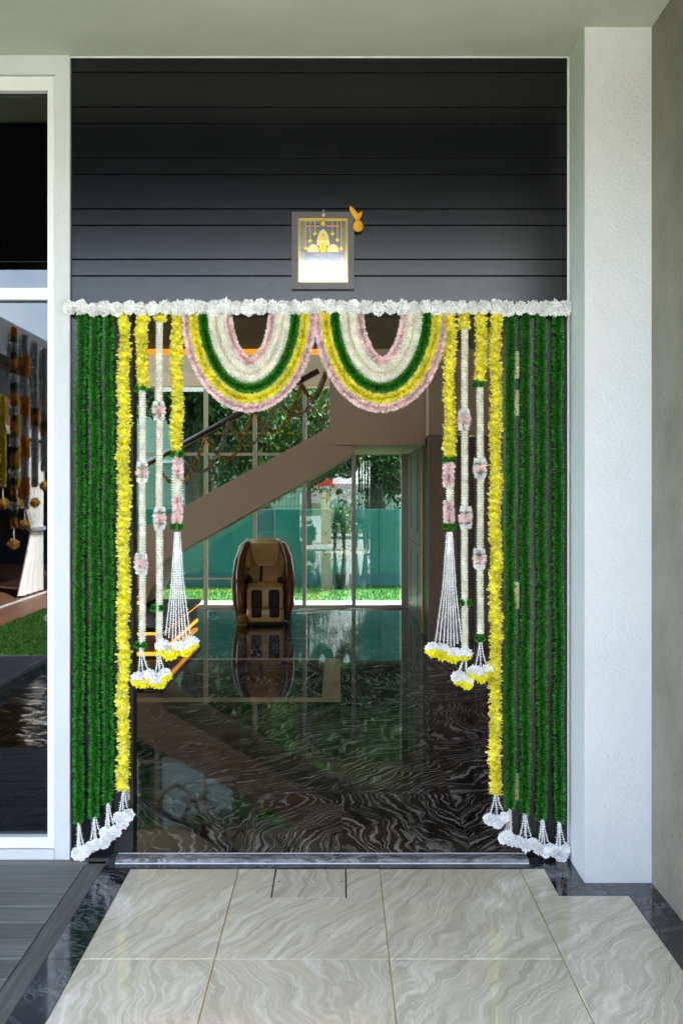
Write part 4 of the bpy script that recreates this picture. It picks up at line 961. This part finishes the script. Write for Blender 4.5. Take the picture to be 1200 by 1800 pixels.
# pouch
M['pouch'] = plain('turmeric_cloth', (.72, .33, .012), .85, .15, 40, .5, 120)
po = thing('cloth_pouch', 'small turmeric yellow tied cloth pouch at picture corner', 'pouch', P(627, 390, YF-.02))
yb = YF-.034
b = MB(); c = P(629, 398, yb); b.ball(c, .0235, 14, 10, 0, (1, .75, 1.02)); b.tube([P(629, 392, yb), P(628, 387, yb), P(629, 380, yb), P(630, 375, yb)], [(.019, .014), .0095, (.012, .009), (.004, .004)], 10); link('bag', b, M['pouch'], po, smooth=True)
b = MB(); b.tube([P(628, 387, yb), P(623, 376, yb), P(618, 368, yb), P(615, 362, yb)], [.007, (.013, .006), (.010, .005), .003], 8); link('tail', b, M['pouch'], po, smooth=True)
b = MB(); b.tube([P(628, 387, yb), P(632, 378, yb), P(636, 372, yb)], [.007, (.010, .005), .004], 8); link('tail', b, M['pouch'], po, smooth=True)
b = MB(); b.tube([P(624.5, 387, yb), P(628, 388, yb-.011), P(632, 386, yb)], .0025, 6); link('tie', b, M['orange_petal'], po)

# ------------------------------------------------------------------ massage chair
ch = thing('massage_chair', 'tan leather massage chair with glossy brown arms on black floor', 'chair', (PX(464, 12.3), 12.45, ZI))
M['leather'] = plain('tan_leather', (.44, .28, .10), .38, .10, 5, .15, 220)
M['leather_light'] = plain('light_tan_leather', (.54, .36, .15), .38, .10, 5, .15, 220)
M['gloss_brown'] = plain('brown_lacquer', (.17, .07, .028), .2, .15, 4)
M['shell_cream'] = plain('cream_shell', (.34, .30, .19), .3, .06, 4)
M['mesh_black'] = plain('black_knit', (.008, .007, .007), .7, .2, 60)
def cpart(name, b, m, smooth=True, par=None):
    o = link(name, b, m, None, smooth=smooth); o.parent = par or ch; return o
def pad(x0, x1, y0, y1, z0, z1, p=.55, n=20, k=12):
    b = MB(); b.ball(((x0+x1)/2, (y0+y1)/2, (z0+z1)/2), 1, n, k, 0, ((x1-x0)/2, (y1-y0)/2, (z1-z0)/2), p); return b
for s in (-1, 1):
    # shell: the tall outer side, leaning in towards the head
    b = MB(); b.tube([(s*.285, .02, .03), (s*.325, .02, .2), (s*.345, .07, .45), (s*.335, .13, .70), (s*.285, .19, .90), (s*.205, .22, 1.0)],
        [(.035, .26), (.04, .31), (.045, .32), (.045, .25), (.045, .16), (.03, .06)], 14); cpart('side_shell', b, M['shell_cream'] if s < 0 else M['gloss_brown'])
    b = MB(); b.tube([(s*.275, -.27, .05), (s*.295, -.30, .25), (s*.30, -.27, .44), (s*.305, -.17, .60), (s*.29, -.04, .78), (s*.245, .05, .93), (s*.19, .09, .995)],
        [(.035, .06), (.05, .08), (.056, .08), (.055, .075), (.05, .07), (.042, .06), (.02, .04)], 12); cpart('arm_rim', b, M['gloss_brown'])
    b = MB(); b.tube([(s*.275, -.30, .44), (s*.27, -.20, .47), (s*.262, -.02, .50)], [(.045, .03), (.05, .035), (.04, .03)], 10); cpart('arm_rest', b, M['gloss_brown'])
    b = MB(); b.tube([(s*.20, -.06, .66), (s*.215, .0, .76), (s*.19, .04, .86)], [(.03, .05), (.055, .06), (.03, .04)], 10); cpart('shoulder_pad', b, M['leather'])
    b = pad(s*.185-.035, s*.185+.035, -.22, -.08, .47, .56); cpart('wrist_cuff', b, M['mesh_black'])
for s in (-1, 1): b = pad(s*.268-.045, s*.268+.045, -.24, .22, .03, .50, .4); cpart('inner_side', b, M['mesh_black'])
b = MB(); b.tube([(0, -.02, .40), (0, .0, .55), (0, .06, .75), (0, .12, .92), (0, .14, 1.015)], [(.27, .10), (.275, .09), (.275, .09), (.235, .09), (.17, .05)], 20); cpart('backrest', b, M['leather'])
def lean(b, f, t): b.v = [(x, f(z)+(-t if y < 0 else .03), z) for x, y, z in b.v]; return b
b = MB(); b.prism([(-.10, .69), (.10, .69), (.15, .78), (.185, .90), (.15, .975), (-.15, .975), (-.185, .90), (-.15, .78)], -1, 1)
hp = cpart('head_pillow', lean(b, lambda z: -.050+(z-.7)*.40, .035), M['leather_light'], False)
mo = hp.modifiers.new('ease', 'BEVEL'); mo.width = .018; mo.segments = 3
for s in (-1, 1):
    b = MB(); b.prism([(s*.055-.022, .47), (s*.055+.022, .47), (s*.04+.016, .70), (s*.04-.016, .70)], -1, 1); cpart('back_strip', lean(b, lambda z: -.104+(z-.47)*.26, .008), M['mesh_black'], False)
b = pad(-.225, .225, -.32, .06, .40, .50, .5); cpart('seat', b, M['leather'])
b = MB(); b.box(-.22, .22, -.335, -.30, .425, .452, ch=.006); cpart('seat_band', b, M['mesh_black'], False)
b = pad(-.225, .225, -.40, -.12, .17, .46, .28, 24, 16); cf = cpart('calf_rest', b, M['leather_light'])
b = pad(-.225, .225, -.52, -.10, .035, .215, .32, 24, 16); fr = cpart('foot_rest', b, M['leather_light'])
for s in (-1, 1):
    b = pad(s*.105-.068, s*.105+.068, -.413, -.36, .195, .425, .35); cpart('calf_well', b, M['mesh_black'])
    b = pad(s*.105-.064, s*.105+.064, -.532, -.40, .10, .235, .35); cpart('foot_well', b, M['mesh_black'])
b = MB(); b.box(-.22, .22, -.47, .30, 0, .045, ch=.01); cpart('base', b, M['mesh_black'], False)
b = MB(); b.tube([(-.30, -.20, .50), (-.33, -.24, .58), (-.27, -.28, .62), (-.20, -.27, .60), (-.17, -.25, .55)], .008, 6); b.tube([(-.34, -.26, .36), (-.38, -.28, .44), (-.36, -.28, .52), (-.31, -.26, .56)], .007, 6); cpart('cable', b, M['mesh_black'])
b = pad(-.205, -.165, -.285, -.25, .52, .585); cpart('remote', b, M['mesh_black'])
ch.rotation_euler = (0, 0, math.radians(5))
me = pompom(.10, 160, .04, lo=.5, squash=.7).mesh('flower_bundle'); me.materials.append(M['dull_gold_petal'])
o = link('flower_bundle', me, None, label='small ragged beige bundle lying on floor beside the massage chair', cat='bundle'); o.location = (PX(428, 12.0), 12.0, ZI+.07)

# ------------------------------------------------------------------ loops of flowers on the handrail
def loops(px_peaks, bottoms, mat, label, Y):
    o = thing('rail_garland', label, 'garland', P(px_peaks[0][0], px_peaks[0][1], Y), 'flower loops hung on the handrail')
    mb = MB()
    for (a, c), bt in zip(zip(px_peaks, px_peaks[1:]), bottoms):
        pts = []
        for i in range(17):
            u = i/16; x = a[0]+(c[0]-a[0])*u; line = a[1]+(c[1]-a[1])*u; sag = bt-(a[1]+c[1])/2
            pts.append(P(x, line+sag*4*u*(1-u), Y))
        tuft(pts, .004, .030, 900, .016, tilt=.5, mb=mb)
    link('petals', mb, mat, o, kind='stuff')
loops([(276, 812), (362, 764), (446, 719), (530, 674), (575, 650)], [850, 806, 757, 700], M['dull_gold_petal'], 'brownish orange flower loops hung along the dark handrail', YS+.0)
loops([(318, 788), (402, 742), (487, 697), (572, 652)], [828, 780, 727], petal('dull_cream_petals', (.22, .18, .12), (.34, .28, .19), (.42, .35, .25), .2, .2), 'dull cream flower loops hung along the dark handrail', YS-.03)  # cream set darker than the jasmine buds

# ------------------------------------------------------------------ things in front of the house (mirrored in the glass)
M['red'] = plain('red_canvas', (.55, .03, .03), .6, .1, 4)
M['white_canvas'] = plain('white_canvas', (.75, .76, .80), .7, .05, 4)
pa = thing('parasol', 'white patio parasol mirrored in the right rear window pane', 'parasol', (1.0, -8, 0))
b = MB(); b.tube([(1.0, -8, -.004), (1.0, -8, 2.45)], .03, 8); link('pole', b, M['black'], pa)
b = MB(); n = 8; vs = [(1.0, -8, 2.6)]+[(1.0+1.6*math.cos(2*PI*i/n), -8+1.6*math.sin(2*PI*i/n), 1.95) for i in range(n)]+[(1.0+1.6*math.cos(2*PI*i/n), -8+1.6*math.sin(2*PI*i/n), 1.8) for i in range(n)]
b.add(vs, [(0, 1+i, 1+(i+1) % n) for i in range(n)]+[(1+i, 1+n+i, 1+n+(i+1) % n, 1+(i+1) % n) for i in range(n)]); link('canopy', b, M['white_canvas'], pa)
b = MB(); b.tube([(1.0, -8, -.004), (1.0, -8, .06)], .28, 14); link('base', b, M['black'], pa)
st_ = thing('market_stall', 'red canopied stall mirrored at left edge of rear window', 'stall', (-.9, -6.5, 0))
for x in (-1.75, -.35):
    for y in (-5.9, -7.1):
        b = MB(); b.box(x-.03, x+.03, y-.03, y+.03, -.004, 1.9); link('post', b, M['frame_white'], st_)
b = MB(); b.prism([(-1.9, 1.85), (-.2, 1.85), (-.2, 2.05), (-.6, 2.3), (-1.5, 2.3), (-1.9, 2.05)], -7.2, -5.8); link('canopy', b, M['red'], st_)
b = MB(); b.box(-1.7, -.4, -6.2, -5.95, -.004, .85); link('counter', b, M['frame_white'], st_)
sg = thing('gate_column', 'plain beige gate column mirrored in the rear window', 'column', (-.38, -4.0, 0))
b = MB(); b.box(-.56, -.24, -4.3, -4.0, -.004, 1.75, ch=.01); link('shaft', b, plain('beige_render', (.42, .33, .17), .8), sg)
b = MB(); b.box(-.6, -.2, -4.34, -3.96, 1.75, 1.83, ch=.01); link('cap', b, M['pale_stone'], sg)
pp = thing('potted_plant', 'small leafy plant in a dark pot mirrored near the stall', 'plant', (-.95, -3.6, 0))
b = MB(); b.tube([(-.95, -3.6, -.004), (-.95, -3.6, .0), (-.95, -3.6, .3)], [.1, .12, .17], 12); link('pot', b, M['black'], pp)
mb = tuft([(-.95, -3.6, .3), (-.95, -3.6, .45)], .02, .35, 160, .07, tilt=1.4); link('foliage', mb, M['leaf_gloss'], pp, kind='stuff')
# people behind the camera
def person(label, loc, rz, shirt, trousers, arms):
    o = thing('person', label, 'person', loc)
    V = {'pel': (0, 0, .95), 'sp': (0, .0, 1.12), 'ch': (0, .0, 1.32), 'nk': (0, .0, 1.48), 'hd': (0, .015, 1.58), 'tp': (0, .01, 1.70)}
    R = {'pel': .14, 'sp': .125, 'ch': .14, 'nk': .055, 'hd': .09, 'tp': .075}
    E = [('pel', 'sp'), ('sp', 'ch'), ('ch', 'nk'), ('nk', 'hd'), ('hd', 'tp')]
    for s, nm in ((-1, 'l'), (1, 'r')):
        for k, p, r in (('hip', (s*.10, 0, .88), .105), ('kn', (s*.12, .02, .49), .065), ('an', (s*.13, -.01, .09), .045), ('to', (s*.15, .15, .035), .04)): V[nm+k] = p; R[nm+k] = r
        E += [('pel', nm+'hip'), (nm+'hip', nm+'kn'), (nm+'kn', nm+'an'), (nm+'an', nm+'to')]
        el, ha = arms; V[nm+'sh'] = (s*.19, 0, 1.40); R[nm+'sh'] = .062; V[nm+'el'] = (s*el[0], el[1], el[2]); R[nm+'el'] = .043; V[nm+'ha'] = (s*ha[0], ha[1], ha[2]); R[nm+'ha'] = .032
        E += [('ch', nm+'sh'), (nm+'sh', nm+'el'), (nm+'el', nm+'ha')]
        d = Vector(V[nm+'ha'])-Vector(V[nm+'el']); d.normalize(); sd_ = Vector((1, 0, 0))
        pal = Vector(V[nm+'ha'])+d*.06; V[nm+'pa'] = tuple(pal); R[nm+'pa'] = .03; E.append((nm+'ha', nm+'pa'))
        for f in range(4):
            q = pal+sd_*(f-1.5)*.019+d*.045; q2 = q+d*(.04+.01*(f in (1, 2)))+Vector((0, 0, -.012)); V[f'{nm}f{f}'] = tuple(q); R[f'{nm}f{f}'] = .009; V[f'{nm}g{f}'] = tuple(q2); R[f'{nm}g{f}'] = .008; E += [(nm+'pa', f'{nm}f{f}'), (f'{nm}f{f}', f'{nm}g{f}')]
        q = pal-sd_*s*.04+d*.01; V[nm+'th'] = tuple(q); R[nm+'th'] = .011; E.append((nm+'pa', nm+'th'))
    ks = list(V); bm = bmesh.new(); lay = bm.verts.layers.skin.verify(); bv = {}
    for k in ks:
        v = bm.verts.new(V[k]); v[lay].radius = (R[k], R[k]*(.8 if k in ('pel', 'sp', 'ch') else 1)); v[lay].use_root = (k == 'pel'); bv[k] = v
    for a, c in E: bm.edges.new((bv[a], bv[c]))
    me = bpy.data.meshes.new('tmp'); bm.to_mesh(me); bm.free(); tmp = bpy.data.objects.new('tmp', me); C.objects.link(tmp)
    tmp.modifiers.new('s', 'SKIN'); sb = tmp.modifiers.new('d', 'SUBSURF'); sb.levels = 1; sb.render_levels = 1
    dg = bpy.context.evaluated_depsgraph_get(); dg.update(); me2 = bpy.data.meshes.new_from_object(tmp.evaluated_get(dg)); bpy.data.objects.remove(tmp)
    me2.materials.clear()
    for m in (M['skin'], shirt, trousers, M['mesh_black']): me2.materials.append(m)
    for p in me2.polygons:
        c = p.center; p.use_smooth = True
        p.material_index = 3 if c.z < .075 else 2 if c.z < .97 and abs(c.x) < .26 and c.y < .2 else 1 if c.z < 1.47 and (abs(c.x) < .26 and c.y < .12) else 0
    bo = bpy.data.objects.new('body', me2); C.objects.link(bo); bo.parent = o
    b = MB(); b.ball((0, -.012, 1.655), .108, 14, 10, 0, (.92, 1, .95)); hr = bpy.data.objects.new('hair', b.mesh('hair')); hr.data.materials.append(M['mesh_black']); C.objects.link(hr); hr.parent = o
    b = MB(); b.tube([(0, .09, 1.60), (0, .118, 1.575), (0, .095, 1.565)], [.008, .014, .008], 6)
    for s in (-1, 1): b.ball((s*.034, .088, 1.61), .010, 6, 4, 1); b.ball((s*.093, .01, 1.595), .022, 6, 5, 0, (.4, .8, 1.2))
    b.box(-.022, .022, .086, .094, 1.535, 1.541, 1)
    fc = bpy.data.objects.new('face', b.mesh('face')); fc.data.materials.append(M['skin']); fc.data.materials.append(M['mesh_black']); C.objects.link(fc); fc.parent = o
    o.rotation_euler = (0, 0, rz); return o
M['skin'] = plain('skin', (.32, .17, .11), .55, .05, 6)
person('person in dark clothes holding hands up in front, mirrored in rear glass', (.02, -.62, 0), 0, plain('dark_shirt', (.02, .022, .03), .8), plain('dark_trousers', (.012, .013, .016), .8), ((.27, .05, 1.18), (.13, .24, 1.36)))
person('person in grey shirt with arms down, mirrored in rear glass', (.62, -.7, 0), .1, plain('grey_shirt', (.13, .16, .17), .8), plain('navy_trousers', (.02, .025, .04), .8), ((.27, -.02, 1.12), (.28, .05, .87)))
# garlands on the wing
gw = 'garlands hung on the house wing'
def wing_garland(Yw, z0, z1, bands, label):
    o = thing('wing_garland', label, 'garland', (XV+.33, Yw, z1), gw); z = z0; k = 0
    while z > z1+.2:
        mat, L, r = bands[k % len(bands)]; e = max(z1+.2, z-L)
        link('flower_band', tuft([(XV+.33, Yw, z), (XV+.33, Yw, e)], .01, r, int(700*(z-e)/.3*(r/.07)), .025, tilt=.5), mat, o, kind='stuff'); z = e; k += 1
    link('string', thread([(XV+.33, Yw, z1+.2), (XV+.33, Yw, z1+.1), (XV+.33, Yw, z1)], .006, .02, .02), M['white'], o)
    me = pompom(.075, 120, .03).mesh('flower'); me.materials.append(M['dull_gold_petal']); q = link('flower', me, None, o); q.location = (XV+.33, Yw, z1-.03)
wing_garland(-4.68, 3.85, .95, [(M['orange_petal'], .13, .06), (M['leaf_dark'], .09, .055), (M['shaded_white_petal'], .09, .085), (M['leaf_dark'], .12, .055)], 'banded orange, green and white garland reflected in the window')
wing_garland(-5.15, 3.82, 1.2, [(M['shaded_white_petal'], .30, .075), (M['orange_petal'], .27, .09)], 'thick white and orange banded garland reflected in the window')
wing_garland(-5.62, 3.8, 1.5, [(M['shaded_white_petal'], .95, .065), (M['leaf_dark'], .1, .075), (M['orange_petal'], .1, .07), (M['leaf_dark'], .07, .07)], 'mostly cream garland with dark rings reflected in the window')
wing_garland(-6.08, 3.78, 1.75, [(M['shaded_white_petal'], 1.1, .065), (M['leaf_dark'], .12, .075), (M['orange_petal'], .1, .07)], 'cream garland reflected closest to the white frame')
wing_garland(-4.24, 2.88, 1.5, [(M['shaded_yellow'], .1, .06), (M['shaded_yellow'], .1, .05)], 'short yellow garland reflected at the left picture edge')
wing_garland(-4.82, 2.88, 1.5, [(M['shaded_yellow'], .1, .055), (M['shaded_yellow'], .1, .045)], 'short yellow garland reflected behind the banded one')
# far trees in front
fg = 'trees across the front yard'
for lab, src, loc, rz, sc in (('far tree reflected behind the parasol', t1, (2.5, -20, 0), .5, 1.2), ('far tree behind the front yard stall', t3, (-1.5, -21, 0), 1.5, 1.4), ('far tree at the left of the front yard', t1, (-6, -22, 0), 2.5, 1.2), ('far tree at the right of the front yard', t3, (6.5, -18, 0), 3.5, 1.4)):
    copy_tree(src, loc, rz, sc, lab, fg)
